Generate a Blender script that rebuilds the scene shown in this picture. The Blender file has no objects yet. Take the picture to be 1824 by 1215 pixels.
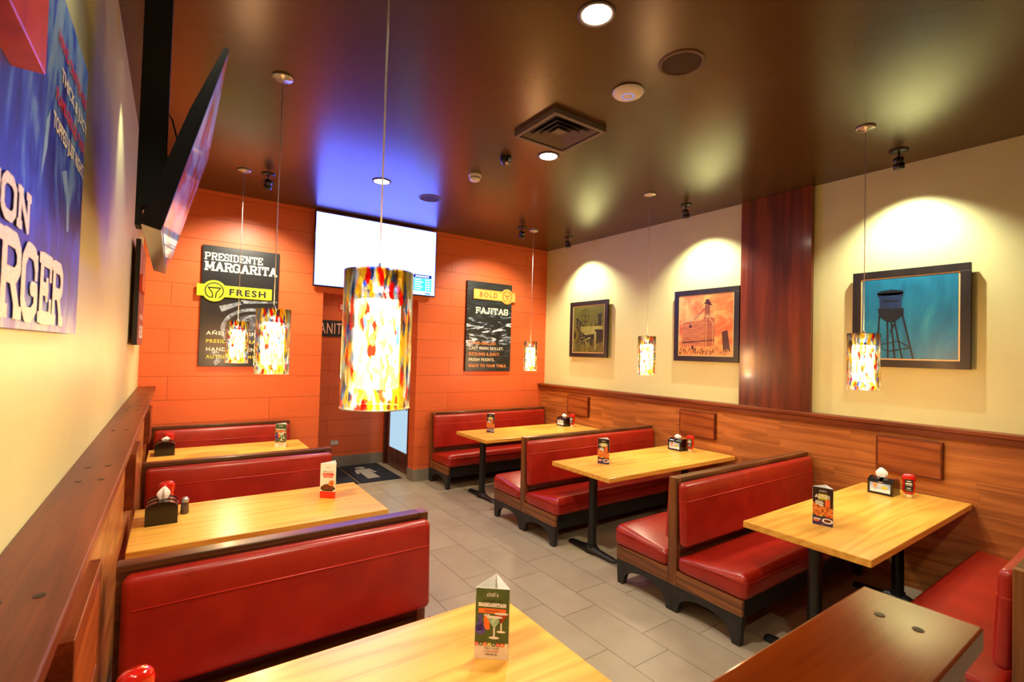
import bpy, bmesh, math, random
from mathutils import Matrix, Vector
PI = math.pi
R = math.radians
random.seed(7)
SC = bpy.context.scene
COL = SC.collection

# ------------------------------------------------------------------ camera, world, exposure
def make_camera():
    f, yaw, pitch, roll, h = 864.7885, R(34.8936), R(1.3441), R(1.57906), 1.8485
    fwd = Vector((math.sin(yaw) * math.cos(pitch), math.cos(yaw) * math.cos(pitch), math.sin(pitch)))
    right = Vector((math.cos(yaw), -math.sin(yaw), 0))
    up = right.cross(fwd)
    r2 = right * math.cos(roll) + up * math.sin(roll)
    u2 = up * math.cos(roll) - right * math.sin(roll)
    cam = bpy.data.cameras.new('camera')
    cam.sensor_fit = 'HORIZONTAL'
    cam.sensor_width = 36
    cam.lens = f / 1824 * 36
    cam.clip_start = 0.02
    o = bpy.data.objects.new('camera', cam)
    COL.objects.link(o)
    m = Matrix((r2, u2, -fwd)).transposed().to_4x4()
    m.translation = Vector((0, 0, h))
    o.matrix_world = m
    cam.dof.use_dof = True
    cam.dof.focus_distance = 4.6
    cam.dof.aperture_fstop = 5.0
    SC.camera = o
make_camera()
SC.view_settings.view_transform = 'Standard'
SC.view_settings.look = 'None'
SC.view_settings.gamma = 1
SC.view_settings.use_curve_mapping = False
SC.view_settings.exposure = 1.1
w = bpy.data.worlds.new('world')
SC.world = w
w.use_nodes = True
w.node_tree.nodes['Background'].inputs[0].default_value = (1, .8, .6, 1)
w.node_tree.nodes['Background'].inputs[1].default_value = 0.02
try:
    SC.cycles.use_denoising = True
    SC.cycles.sample_clamp_indirect = 6.0
    SC.cycles.max_bounces = 8
    SC.cycles.transparent_max_bounces = 16
    SC.cycles.caustics_reflective = False
    SC.cycles.caustics_refractive = False
except Exception:
    pass

# ------------------------------------------------------------------ geometry constants
XW, XR, YB, ZC = -0.288, 5.131, 6.377, 3.569
YN = 7.73          # far wall of the niche
N0, N1, NH = 1.53, 2.82, 2.55
ZT, KT = .79, .9636   # table-top height

# ------------------------------------------------------------------ materials
def srgb(r, g, b):
    f = lambda c: (c / 255 / 12.92) if c / 255 <= .04045 else ((c / 255 + .055) / 1.055) ** 2.4
    return (f(r), f(g), f(b), 1)

class NT:
    def __init__(s, name):
        s.m = bpy.data.materials.new(name)
        s.m.use_nodes = True
        s.t = s.m.node_tree
        s.t.nodes.clear()
        s.out = s.t.nodes.new('ShaderNodeOutputMaterial')
    def n(s, typ, **kw):
        nd = s.t.nodes.new('ShaderNode' + typ)
        for k, v in kw.items():
            setattr(nd, k, v)
        return nd
    def l(s, a, b):
        s.t.links.new(a, b)
    def val(s, sock, v):
        if hasattr(v, 'is_linked') or isinstance(v, bpy.types.NodeSocket):
            s.l(v, sock)
        else:
            sock.default_value = v
    def math(s, op, a, b=0.0, c=0.0):
        nd = s.n('Math', operation=op)
        s.val(nd.inputs[0], a); s.val(nd.inputs[1], b); s.val(nd.inputs[2], c)
        return nd.outputs[0]
    def mix(s, f, a, b, typ='MIX'):
        nd = s.n('MixRGB', blend_type=typ)
        s.val(nd.inputs[0], f); s.val(nd.inputs[1], a); s.val(nd.inputs[2], b)
        return nd.outputs[0]
    def coord(s, loc=(0, 0, 0), rot=(0, 0, 0), scale=(1, 1, 1)):
        tc = s.n('TexCoord'); mp = s.n('Mapping')
        s.l(tc.outputs['Object'], mp.inputs[0])
        mp.inputs[1].default_value = loc; mp.inputs[2].default_value = rot; mp.inputs[3].default_value = scale
        return mp.outputs[0]
    def noise(s, vec, scale=1, detail=4, rough=.55, dist=0):
        nd = s.n('TexNoise')
        s.l(vec, nd.inputs['Vector'])
        nd.inputs['Scale'].default_value = scale; nd.inputs['Detail'].default_value = detail
        nd.inputs['Roughness'].default_value = rough; nd.inputs['Distortion'].default_value = dist
        return nd.outputs[0]
    def ramp(s, fac, stops, interp='LINEAR'):
        nd = s.n('ValToRGB')
        nd.color_ramp.interpolation = interp
        e = nd.color_ramp.elements
        while len(e) > 1: e.remove(e[-1])
        e[0].position, e[0].color = stops[0][0], stops[0][1]
        for p, c in stops[1:]:
            x = e.new(p); x.color = c
        s.val(nd.inputs[0], fac)
        return nd.outputs[0]
    def bump(s, h, strength=.2, dist=.002):
        nd = s.n('Bump')
        nd.inputs['Strength'].default_value = strength; nd.inputs['Distance'].default_value = dist
        s.val(nd.inputs['Height'], h)
        return nd.outputs[0]
    def bsdf(s, col, rough=.5, metal=0, spec=.5, coat=0, coat_r=.1, normal=None, emit=None, es=0):
        b = s.n('BsdfPrincipled')
        s.val(b.inputs['Base Color'], col); s.val(b.inputs['Roughness'], rough)
        b.inputs['Metallic'].default_value = metal
        b.inputs['Specular IOR Level'].default_value = spec
        b.inputs['Coat Weight'].default_value = coat; b.inputs['Coat Roughness'].default_value = coat_r
        if normal is not None: s.l(normal, b.inputs['Normal'])
        if emit is not None:
            s.val(b.inputs['Emission Color'], emit); b.inputs['Emission Strength'].default_value = es
        s.l(b.outputs[0], s.out.inputs[0])
        return b

def plain(name, col, rough=.5, metal=0, spec=.5, coat=0, var=.06, vs=18, bump=0):
    t = NT(name)
    c = t.coord()
    n = t.noise(c, vs, 3)
    dark = tuple(x * (1 - var * 2) for x in col[:3]) + (1,)
    lite = tuple(min(1, x * (1 + var)) for x in col[:3]) + (1,)
    t.bsdf(t.ramp(n, [(.3, dark), (.7, lite)]), rough, metal, spec, coat,
           normal=t.bump(n, bump, .001) if bump else None)
    return t.m

def emis(name, col, s):
    t = NT(name)
    e = t.n('Emission'); e.inputs[0].default_value = col; e.inputs[1].default_value = s
    t.l(e.outputs[0], t.out.inputs[0])
    return t.m

def wood(name, lo, mid, hi, axis=0, rough=.3, coat=.3, planks=None, across=9, rings=9, off=(0, 0, 0), spec=.5):
    """planks = (length, height, u, v): staves laid along `axis`; u, v index the two plane axes"""
    t = NT(name)
    base = t.coord(loc=off)
    vec = base
    rnd = None
    if planks:
        L, H = planks
        sep = t.n('SeparateXYZ'); t.l(base, sep.inputs[0])
        cmb = t.n('CombineXYZ'); t.l(sep.outputs[axis], cmb.inputs[0]); t.l(sep.outputs[2], cmb.inputs[1])
        br = t.n('TexBrick')
        br.offset = .37; br.offset_frequency = 2; br.squash = 1.6; br.squash_frequency = 3
        t.l(cmb.outputs[0], br.inputs['Vector'])
        for k, v in (('Scale', 1), ('Mortar Size', .0006), ('Mortar Smooth', .1), ('Bias', 0), ('Brick Width', L), ('Row Height', H)):
            br.inputs[k].default_value = v
        br.inputs['Color1'].default_value = (0, 0, 0, 1); br.inputs['Color2'].default_value = (1, 1, 1, 1)
        br.inputs['Mortar'].default_value = (.5, .5, .5, 1)
        rnd = br.outputs['Color']
        ad = t.n('VectorMath', operation='MULTIPLY_ADD')
        t.l(rnd, ad.inputs[0]); ad.inputs[1].default_value = (13, 17, 7); t.l(base, ad.inputs[2])
        vec = ad.outputs[0]
    sc = [across, across, across]; sc[axis] = across * .085
    mp = t.n('Mapping'); t.l(vec, mp.inputs[0]); mp.inputs[3].default_value = sc
    n1 = t.noise(mp.outputs[0], .45, 2, .45, .3)
    ring = t.math('PINGPONG', t.math('MULTIPLY', n1, rings), .5)
    ring = t.math('MULTIPLY', ring, 2)
    sc2 = [60, 60, 60]; sc2[axis] = 2.2
    mp2 = t.n('Mapping'); t.l(vec, mp2.inputs[0]); mp2.inputs[3].default_value = sc2
    n2 = t.noise(mp2.outputs[0], 1.6, 4, .6)
    g = t.math('ADD', t.math('MULTIPLY', ring, .45), t.math('MULTIPLY', n2, .6))
    col = t.ramp(g, [(.25, lo), (.55, mid), (.85, hi)])
    if rnd is not None:
        v = t.ramp(rnd, [(0, (.78, .72, .66, 1)), (.2, (.95, .93, .9, 1)), (1, (1.08, 1.07, 1.04, 1))])
        col = t.mix(1, col, v, 'MULTIPLY')
        seam = t.ramp(br.outputs['Fac'], [(0, (1, 1, 1, 1)), (1, (.45, .35, .3, 1))])
        col = t.mix(1, col, seam, 'MULTIPLY')
    t.bsdf(col, rough, 0, spec, coat, .12, normal=t.bump(g, .08, .001))
    return t.m

M = {}
def build_materials():
    # orange painted boards
    t = NT('orange painted boards')
    tc = t.coord()
    sep = t.n('SeparateXYZ'); t.l(tc, sep.inputs[0])
    u = t.math('ADD', t.math('ADD', sep.outputs[0], sep.outputs[1]), 18.0 - 6.377)
    z = t.math('ADD', sep.outputs[2], 20 * .2535 * 2 - 1.234)
    cmb = t.n('CombineXYZ'); t.l(u, cmb.inputs[0]); t.l(z, cmb.inputs[1])
    br = t.n('TexBrick'); br.offset = .42; br.offset_frequency = 2; br.squash = 1
    t.l(cmb.outputs[0], br.inputs['Vector'])
    for k, v in (('Scale', 1), ('Mortar Size', .0026), ('Mortar Smooth', .3), ('Bias', 0), ('Brick Width', 2.37), ('Row Height', .2535)):
        br.inputs[k].default_value = v
    br.inputs['Color1'].default_value = srgb(212, 96, 50); br.inputs['Color2'].default_value = srgb(220, 104, 56)
    br.inputs['Mortar'].default_value = srgb(128, 38, 10)
    mp = t.n('Mapping'); t.l(tc, mp.inputs[0]); mp.inputs[3].default_value = (2, 2, 60)
    gn = t.noise(mp.outputs[0], 1.5, 4)
    col = t.mix(.16, br.outputs[0], t.ramp(gn, [(.3, srgb(170, 50, 12)), (.7, srgb(240, 112, 48))]))
    hgt = t.math('SUBTRACT', t.math('MULTIPLY', gn, .15), br.outputs['Fac'])
    t.bsdf(col, .42, 0, .4, normal=t.bump(hgt, .5, .004))
    M['orange'] = t.m
    M['cream'] = plain('cream wall paint', srgb(212, 213, 156), .55, var=.015, vs=6, bump=.04)
    M['cream_l'] = plain('cream wall paint left', srgb(208, 208, 152), .42, var=.015, vs=6, bump=.04)
    M['ceiling'] = plain('dark brown satin ceiling', srgb(74, 50, 20), .26, spec=.5, var=.05, vs=3, bump=.03)
    # floor tiles
    t = NT('beige floor tiles')
    tc = t.coord()
    sep = t.n('SeparateXYZ'); t.l(tc, sep.inputs[0])
    cmb = t.n('CombineXYZ')
    t.l(t.math('ADD', sep.outputs[1], .645 * 20 - 3.245), cmb.inputs[0])
    t.l(t.math('ADD', sep.outputs[0], .3225 * 21 - 1.665), cmb.inputs[1])
    br = t.n('TexBrick'); br.offset = .674; br.offset_frequency = 2; br.squash = 1
    t.l(cmb.outputs[0], br.inputs['Vector'])
    for k, v in (('Scale', 1), ('Mortar Size', .003), ('Mortar Smooth', .2), ('Bias', 0), ('Brick Width', .645), ('Row Height', .3225)):
        br.inputs[k].default_value = v
    br.inputs['Color1'].default_value = srgb(160, 145, 122); br.inputs['Color2'].default_value = srgb(172, 156, 132)
    br.inputs['Mortar'].default_value = srgb(66, 56, 42)
    n1 = t.noise(tc, 5, 6, .6); n2 = t.noise(tc, 70, 3)
    col = t.mix(.25, br.outputs[0], t.ramp(n1, [(.3, srgb(140, 125, 104)), (.7, srgb(184, 168, 145))]))
    t.bsdf(col, t.ramp(n1, [(.3, (.3, .3, .3, 1)), (.7, (.45, .45, .45, 1))]), 0, .5,
           normal=t.bump(t.math('SUBTRACT', t.math('MULTIPLY', n2, .08), br.outputs['Fac']), .35, .002))
    M['floor'] = t.m
    M['base_tile'] = plain('grey base tile', srgb(132, 122, 108), .45, var=.08, vs=9)
    oak = (srgb(150, 86, 38), srgb(180, 108, 50), srgb(198, 126, 64))
    M['panel'] = wood('oak stave wall panelling', *oak, axis=1, rough=.38, coat=.15, planks=(.62, .088), across=7, rings=11)
    M['plaque'] = wood('reddish oak board', srgb(112, 48, 14), srgb(146, 72, 26), srgb(170, 92, 38), axis=1, rough=.35, coat=.2, across=12, rings=5)
    M['ledge'] = wood('dark cherry ledge', srgb(86, 32, 8), srgb(114, 50, 16), srgb(134, 64, 24), axis=1, rough=.4, coat=0, spec=.35, across=10, rings=4)
    M['ledge_x'] = wood('dark cherry cap', srgb(88, 30, 5), srgb(108, 40, 6), srgb(124, 50, 10), axis=0, rough=.14, coat=0, spec=.3, across=8, rings=4)
    M['veneer'] = wood('cherry veneer', srgb(74, 22, 6), srgb(104, 36, 10), srgb(130, 52, 18), axis=2, rough=.3, coat=.3, across=9, rings=4)
    M['table'] = wood('honey ash table top', srgb(214, 148, 56), srgb(230, 170, 70), srgb(238, 182, 82), axis=0, rough=.32, coat=.08, across=7, rings=12)
    M['frame_wood'] = wood('walnut booth frame', srgb(52, 26, 10), srgb(92, 50, 20), srgb(122, 72, 34), axis=0, rough=.35, coat=.25, across=14, rings=5)
    M['frame_y'] = wood('walnut booth rail', srgb(78, 38, 14), srgb(122, 68, 28), srgb(150, 92, 44), axis=1, rough=.35, coat=.25, across=14, rings=5)
    M['frame_z'] = wood('walnut booth post', srgb(72, 36, 13), srgb(112, 62, 25), srgb(140, 86, 40), axis=2, rough=.35, coat=.25, across=14, rings=5)
    # red vinyl
    t = NT('red vinyl')
    tc = t.coord()
    n1 = t.noise(tc, 7, 4, .6); n2 = t.noise(tc, 260, 2)
    t.bsdf(t.ramp(n1, [(.3, srgb(146, 22, 10)), (.7, srgb(170, 34, 18))]), .34, 0, .5, .25, .25, normal=t.bump(t.math('ADD', t.math('MULTIPLY', n2, .12), n1), .12, .004))
    M['vinyl'] = t.m
    M['piping'] = plain('red vinyl piping', srgb(206, 52, 40), .35, var=.03)
    M['black'] = plain('black painted metal', srgb(24, 23, 22), .38, var=.2, vs=30)
    M['iron'] = plain('black painted wood legs', srgb(34, 33, 32), .5, var=.25, vs=14)
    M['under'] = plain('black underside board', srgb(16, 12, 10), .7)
    M['plastic'] = plain('black glossy plastic', srgb(14, 13, 13), .22, coat=.3)
    M['white'] = plain('white plastic', srgb(232, 226, 220), .4, var=.02)
    M['paper'] = plain('white paper', srgb(246, 242, 236), .7, var=.02)
    M['grey_metal'] = plain('brushed nickel', srgb(190, 184, 176), .3, metal=.8, var=.05)
    M['cord'] = plain('silver lamp cord', srgb(205, 198, 192), .35, metal=.3, var=.02)
    M['vent'] = plain('dark grey vent metal', srgb(104, 92, 84), .5, var=.06)
    M['speaker_cloth'] = plain('brown speaker grille', srgb(62, 38, 26), .8, var=.2, vs=220)
    M['speaker_rim'] = plain('brown speaker rim', srgb(88, 52, 34), .5)
    M['dark_wood_frame'] = wood('espresso picture frame', srgb(18, 12, 13), srgb(28, 19, 19), srgb(38, 27, 26), axis=1, rough=.5, coat=.05, across=16, rings=4)
    M['liner'] = plain('pale gold liner', srgb(232, 200, 140), .5, var=.03)
    M['ketchup'] = plain('ketchup red plastic', srgb(196, 22, 8), .12, coat=.6, var=.04)
    M['cap'] = plain('ivory bottle cap', srgb(226, 206, 150), .4, var=.02)
    M['lbl_black'] = plain('black label', srgb(22, 20, 22), .4)
    M['ink_white'] = plain('white ink', srgb(240, 238, 230), .5, var=.02)
    M['ink_cream'] = plain('cream slab lettering', srgb(236, 230, 210), .5, var=.12, vs=150)
    M['ink_yellow'] = plain('yellow ink', srgb(206, 200, 60), .5, var=.02)
    M['ink_orange'] = plain('orange ink', srgb(240, 150, 80), .5, var=.02)
    M['ink_red'] = plain('red ink', srgb(200, 44, 62), .5, var=.02)
    M['ink_black'] = plain('black ink', srgb(20, 18, 18), .5, var=.02)
    M['ink_dkor'] = plain('engraved brown', srgb(150, 78, 20), .5, var=.02)
    M['lime'] = wood('lime green stained wood', srgb(176, 190, 34), srgb(196, 208, 46), srgb(208, 218, 62), axis=0, rough=.4, across=10, rings=4)
    M['ochre'] = wood('ochre stained wood', srgb(222, 146, 56), srgb(236, 164, 72), srgb(244, 178, 88), axis=0, rough=.4, across=10, rings=4)
    M['red_wood'] = wood('red stained wood', srgb(160, 36, 12), srgb(190, 54, 20), srgb(206, 74, 34), axis=1, rough=.4, across=10, rings=5)
    M['bolt'] = plain('dark countersunk bolt', srgb(26, 16, 12), .4, metal=.4)
    M['mat'] = plain('dark blue floor mat', srgb(26, 30, 40), .95, var=.25, vs=300, bump=.5)
    M['mat_fig'] = plain('beige mat figure', srgb(170, 160, 144), .95, var=.1, vs=200)
    M['mat_edge'] = plain('rubber mat edge', srgb(14, 14, 16), .6)
    M['door_wood'] = wood('dark door wood', srgb(58, 20, 8), srgb(84, 32, 14), srgb(104, 44, 20), axis=2, rough=.35, across=10, rings=4)
    M['screen_case'] = plain('black television casing', srgb(10, 10, 14), .25, coat=.3)
    M['cyan'] = emis('score panel cyan', srgb(60, 190, 205), 1.0)
    M['scr_navy'] = emis('score panel navy', srgb(10, 40, 120), .8)
    M['scr_white'] = emis('score panel text', srgb(220, 245, 255), 1.6)
    M['scr_blue'] = emis('score panel logo', srgb(60, 120, 200), 1.2)
    M['lamp_white'] = emis('glowing lamp lens', (1, .88, .66, 1), 40)
    M['lamp_dim'] = emis('spotlight lens', (1, .86, .62, 1), 4)
    M['diffuser'] = emis('glowing inner glass', (1, .88, .66, 1), 34)
    M['led_blue'] = emis('blue status ring', srgb(150, 150, 235), .45)
    M['frost'] = emis('frosted glass lit from behind', srgb(172, 202, 222), .55)
    # shader of the mosaic glass shade
    t = NT('mosaic glass')
    tc = t.n('TexCoord')
    dn = t.n('TexNoise'); t.l(tc.outputs['Object'], dn.inputs['Vector']); dn.inputs['Scale'].default_value = 22
    ad = t.n('VectorMath', operation='MULTIPLY_ADD'); t.l(dn.outputs[1], ad.inputs[0]); ad.inputs[1].default_value = (.025,) * 3
    t.l(tc.outputs['Object'], ad.inputs[2])
    mp = t.n('Mapping'); t.l(ad.outputs[0], mp.inputs[0]); mp.inputs[3].default_value = (95, 95, 24)
    vo = t.n('TexVoronoi'); t.l(mp.outputs[0], vo.inputs['Vector']); vo.inputs['Scale'].default_value = 1
    sp = t.n('SeparateColor'); t.l(vo.outputs['Color'], sp.inputs[0])
    col = t.ramp(sp.outputs[0], [(0, (.95, .93, .88, 1)), (.22, (.98, .70, .13, 1)), (.44, (.8, .05, .03, 1)), (.53, (.08, .14, .42, 1)),
                                 (.62, (.95, .64, .08, 1)), (.76, (.55, .64, .76, 1)), (.91, (.36, .2, .1, 1))], 'CONSTANT')
    trn = t.n('BsdfTransparent'); t.l(col, trn.inputs[0])
    tl = t.n('BsdfTranslucent'); t.l(col, tl.inputs[0])
    df = t.n('BsdfDiffuse'); t.l(col, df.inputs[0])
    gl = t.n('BsdfGlossy'); gl.inputs[1].default_value = .08
    m0 = t.n('MixShader'); m0.inputs[0].default_value = .5; t.l(tl.outputs[0], m0.inputs[1]); t.l(df.outputs[0], m0.inputs[2])
    m1 = t.n('MixShader'); m1.inputs[0].default_value = .06; t.l(trn.outputs[0], m1.inputs[1]); t.l(m0.outputs[0], m1.inputs[2])
    fr = t.n('Fresnel'); fr.inputs[0].default_value = 1.4
    m2 = t.n('MixShader'); t.l(fr.outputs[0], m2.inputs[0]); t.l(m1.outputs[0], m2.inputs[1]); t.l(gl.outputs[0], m2.inputs[2])
    t.l(m2.outputs[0], t.out.inputs[0])
    M['mosaic'] = t.m
    # bright television picture
    t = NT('bright television picture')
    tc = t.coord()
    n = t.noise(tc, 3, 3)
    e = t.n('Emission'); t.l(t.ramp(n, [(.3, (.11, .15, 1, 1)), (.7, (.125, .165, 1, 1))]), e.inputs[0]); e.inputs[1].default_value = 4.5
    t.l(e.outputs[0], t.out.inputs[0])
    M['tv_on'] = t.m
    # side television picture: dim mauve streaks under gloss
    t = NT('side television picture')
    tc = t.coord(scale=(1, 3, 9))
    n = t.noise(tc, 1.6, 5, .6, .8)
    c = t.ramp(n, [(.25, srgb(70, 30, 60)), (.42, srgb(160, 60, 70)), (.5, srgb(120, 110, 190)), (.6, srgb(170, 160, 220)), (.72, srgb(190, 180, 80)), (.8, srgb(80, 120, 150))])
    t.bsdf((.01, .01, .012, 1), .08, 0, .6, .5, .05, emit=c, es=.35)
    M['tv_side'] = t.m
build_materials()

def printm(name, stops, scale=4, stretch=(1, 1, 1), rot=0, rough=.35, dist=.5, detail=5, coat=.0):
    t = NT(name)
    c = t.coord(rot=(0, 0, rot), scale=stretch)
    n = t.noise(c, scale, detail, .6, dist)
    t.bsdf(t.ramp(n, [(p, srgb(*q)) for p, q in stops]), rough, coat=coat)
    return t.m

# ------------------------------------------------------------------ mesh helpers
class MB:
    def __init__(s):
        s.v = []; s.f = []; s.mi = []; s.sm = []
    def add(s, vs, fs, mi=0, smooth=False, mat=None):
        k = len(s.v)
        s.v += [tuple(mat @ Vector(p)) for p in vs] if mat else [tuple(p) for p in vs]
        for f in fs:
            s.f.append([i + k for i in f]); s.mi.append(mi); s.sm.append(smooth)
        return s
    def box(s, x0, x1, y0, y1, z0, z1, bev=0, mi=0, mat=None, seg=2):
        if x0 > x1: x0, x1 = x1, x0
        if y0 > y1: y0, y1 = y1, y0
        if z0 > z1: z0, z1 = z1, z0
        vs = [(x, y, z) for x in (x0, x1) for y in (y0, y1) for z in (z0, z1)]
        fs = [(0, 1, 3, 2), (4, 6, 7, 5), (0, 4, 5, 1), (2, 3, 7, 6), (0, 2, 6, 4), (1, 5, 7, 3)]
        if bev:
            bm = bmesh.new()
            bv = [bm.verts.new(p) for p in vs]
            for f in fs: bm.faces.new([bv[i] for i in f])
            bmesh.ops.bevel(bm, geom=list(bm.edges), offset=bev, segments=seg, affect='EDGES', profile=.5)
            bm.verts.index_update()
            vs = [tuple(p.co) for p in bm.verts]; fs = [tuple(q.index for q in f.verts) for f in bm.faces]
            bm.free()
        return s.add(vs, fs, mi, False, mat)
    def rbox(s, x0, x1, y0, y1, z0, z1, r, n=5, m=3, mi=0, mat=None, dome=0, fn=None):
        """rounded cushion; dome lifts the middle of the top"""
        if x0 > x1: x0, x1 = x1, x0
        if y0 > y1: y0, y1 = y1, y0
        c = ((x0 + x1) / 2, (y0 + y1) / 2, (z0 + z1) / 2); h = ((x1 - x0) / 2, (y1 - y0) / 2, (z1 - z0) / 2)
        r = min(r, *h)
        def axis(hh):
            a = [-hh + r * (1 - math.cos(i / m * PI / 2)) * 1.0 for i in range(m)]
            a = [-hh + r * (math.tan(i / m * PI / 4)) for i in range(m)]
            inner = hh - r
            b = [-inner + 2 * inner * i / n for i in range(n + 1)] if inner > 1e-6 else [0.0]
            return a + b + [-q for q in reversed(a)]
        ax = [axis(q) for q in h]
        vs = []; fs = []; idx = {}
        def vert(p):
            key = tuple(round(q, 6) for q in p)
            if key in idx: return idx[key]
            q = [max(-(h[i] - r), min(h[i] - r, p[i])) for i in range(3)]
            d = Vector([p[i] - q[i] for i in range(3)])
            if d.length > 1e-9: d = d.normalized() * r
            P = [q[i] + d[i] for i in range(3)]
            if dome and P[2] > 0:
                P[2] += dome * (1 - (P[0] / h[0]) ** 4) * (1 - (P[1] / h[1]) ** 4) * P[2] / h[2]
            if fn: P = fn(P, h)
            idx[key] = len(vs); vs.append((P[0] + c[0], P[1] + c[1], P[2] + c[2]))
            return idx[key]
        for a in range(3):
            b, d = (a + 1) % 3, (a + 2) % 3
            for sg in (-1, 1):
                for i in range(len(ax[b]) - 1):
                    for j in range(len(ax[d]) - 1):
                        q = []
                        for (ii, jj) in ((i, j), (i + 1, j), (i + 1, j + 1), (i, j + 1)):
                            p = [0, 0, 0]; p[a] = sg * h[a]; p[b] = ax[b][ii]; p[d] = ax[d][jj]
                            q.append(vert(p))
                        if sg < 0: q.reverse()
                        if len(set(q)) > 2: fs.append(tuple(dict.fromkeys(q)))
        return s.add(vs, fs, mi, True, mat)
    def lathe(s, prof, n=32, mi=0, mat=None, smooth=True, sx=1, sy=1):
        vs = []; fs = []
        for (r, z) in prof:
            for i in range(n):
                a = 2 * PI * i / n
                vs.append((r * math.cos(a) * sx, r * math.sin(a) * sy, z))
        for k in range(len(prof) - 1):
            for i in range(n):
                j = (i + 1) % n
                fs.append((k * n + i, k * n + j, (k + 1) * n + j, (k + 1) * n + i))
        return s.add(vs, fs, mi, smooth, mat)
    def cyl(s, r, z0, z1, n=24, mi=0, mat=None, r2=None):
        r2 = r if r2 is None else r2
        s.lathe([(r, z0), (r2, z1)], n, mi, mat)
        k = [(r * math.cos(2 * PI * i / n), r * math.sin(2 * PI * i / n), z0) for i in range(n)]
        s.add(k, [tuple(reversed(range(n)))], mi, False, mat)
        k = [(r2 * math.cos(2 * PI * i / n), r2 * math.sin(2 * PI * i / n), z1) for i in range(n)]
        return s.add(k, [tuple(range(n))], mi, False, mat)
    def tube(s, pts, r, n=8, mi=0):
        pts = [Vector(p) for p in pts]
        vs = []; fs = []
        for k, p in enumerate(pts):
            t = (pts[min(k + 1, len(pts) - 1)] - pts[max(k - 1, 0)]).normalized()
            a = t.orthogonal().normalized() if k == 0 else (a - t * a.dot(t)).normalized()
            b = t.cross(a)
            for i in range(n):
                q = 2 * PI * i / n
                vs.append(p + a * math.cos(q) * r + b * math.sin(q) * r)
        for k in range(len(pts) - 1):
            for i in range(n):
                j = (i + 1) % n
                fs.append((k * n + i, k * n + j, (k + 1) * n + j, (k + 1) * n + i))
        fs.append(tuple(reversed(range(n)))); fs.append(tuple((len(pts) - 1) * n + i for i in range(n)))
        return s.add(vs, fs, mi, True)
    def prism(s, poly, t0, t1, plane='xz', mi=0, mat=None, smooth=False):
        """extrude a 2D polygon (a,b) along the remaining axis from t0 to t1"""
        def P(a, b, t):
            return {'xz': (a, t, b), 'yz': (t, a, b), 'xy': (a, b, t)}[plane]
        n = len(poly)
        vs = [P(a, b, t0) for a, b in poly] + [P(a, b, t1) for a, b in poly]
        fs = [tuple(range(n)), tuple(reversed(range(n, 2 * n)))] + [(i, i + n, (i + 1) % n + n, (i + 1) % n) for i in range(n)]
        return s.add(vs, fs, mi, smooth, mat)
    def flat(s, poly, z=0, mi=0):
        ar = sum(poly[i][0] * poly[(i + 1) % len(poly)][1] - poly[(i + 1) % len(poly)][0] * poly[i][1] for i in range(len(poly)))
        if ar < 0: poly = list(reversed(poly))
        return s.add([(a, b, z) for a, b in poly], [tuple(range(len(poly)))], mi)
    def seg(s, a, b, w, z=0, mi=0, w2=None):
        a, b = Vector(a), Vector(b)
        d = (b - a); d = d.normalized() if d.length else Vector((1, 0))
        p = Vector((-d.y, d.x)); w2 = w if w2 is None else w2
        q = [a + p * w / 2, a - p * w / 2, b - p * w2 / 2, b + p * w2 / 2]
        return s.flat([tuple(x) for x in q], z, mi)
    def disc(s, c, r, z=0, mi=0, n=20, r0=0, a0=0, a1=2 * PI, ry=None):
        ry = r if ry is None else ry
        if r0 == 0 and abs(a1 - a0) > 6.2:
            return s.flat([(c[0] + r * math.cos(2 * PI * i / n), c[1] + ry * math.sin(2 * PI * i / n)) for i in range(n)], z, mi)
        for i in range(n):
            p = a0 + (a1 - a0) * i / n; q = a0 + (a1 - a0) * (i + 1) / n
            k0 = r0 / r
            s.flat([(c[0] + r * math.cos(p), c[1] + ry * math.sin(p)), (c[0] + r * math.cos(q), c[1] + ry * math.sin(q)),
                    (c[0] + r * k0 * math.cos(q), c[1] + ry * k0 * math.sin(q)), (c[0] + r * k0 * math.cos(p), c[1] + ry * k0 * math.sin(p))], z, mi)
        return s
    def build(s, name, mats, parent=None, label=None, fixn=True):
        me = bpy.data.meshes.new(name)
        me.from_pydata([tuple(p) for p in s.v], [], s.f)
        if not isinstance(mats, (list, tuple)): mats = [mats]
        for m in mats: me.materials.append(M[m] if isinstance(m, str) else m)
        me.polygons.foreach_set('material_index', s.mi)
        me.polygons.foreach_set('use_smooth', s.sm)
        if fixn:
            bm = bmesh.new(); bm.from_mesh(me)
            bmesh.ops.recalc_face_normals(bm, faces=bm.faces)
            bm.to_mesh(me); bm.free()
        me.update()
        o = bpy.data.objects.new(name, me)
        COL.objects.link(o)
        if parent: o.parent = parent
        if label: o['label'] = label
        return o

def frame(origin, u, v):
    u, v = Vector(u).normalized(), Vector(v).normalized()
    m = Matrix((u, v, u.cross(v))).transposed().to_4x4()
    m.translation = Vector(origin)
    return m
BACKF = lambda x, z, y=YB: frame((x, y, z), (1, 0, 0), (0, 0, 1))
RIGHTF = lambda y, z, x=XR: frame((x, y, z), (0, -1, 0), (0, 0, 1))
LEFTF = lambda y, z, x=XW: frame((x, y, z), (0, 1, 0), (0, 0, 1))

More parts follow.
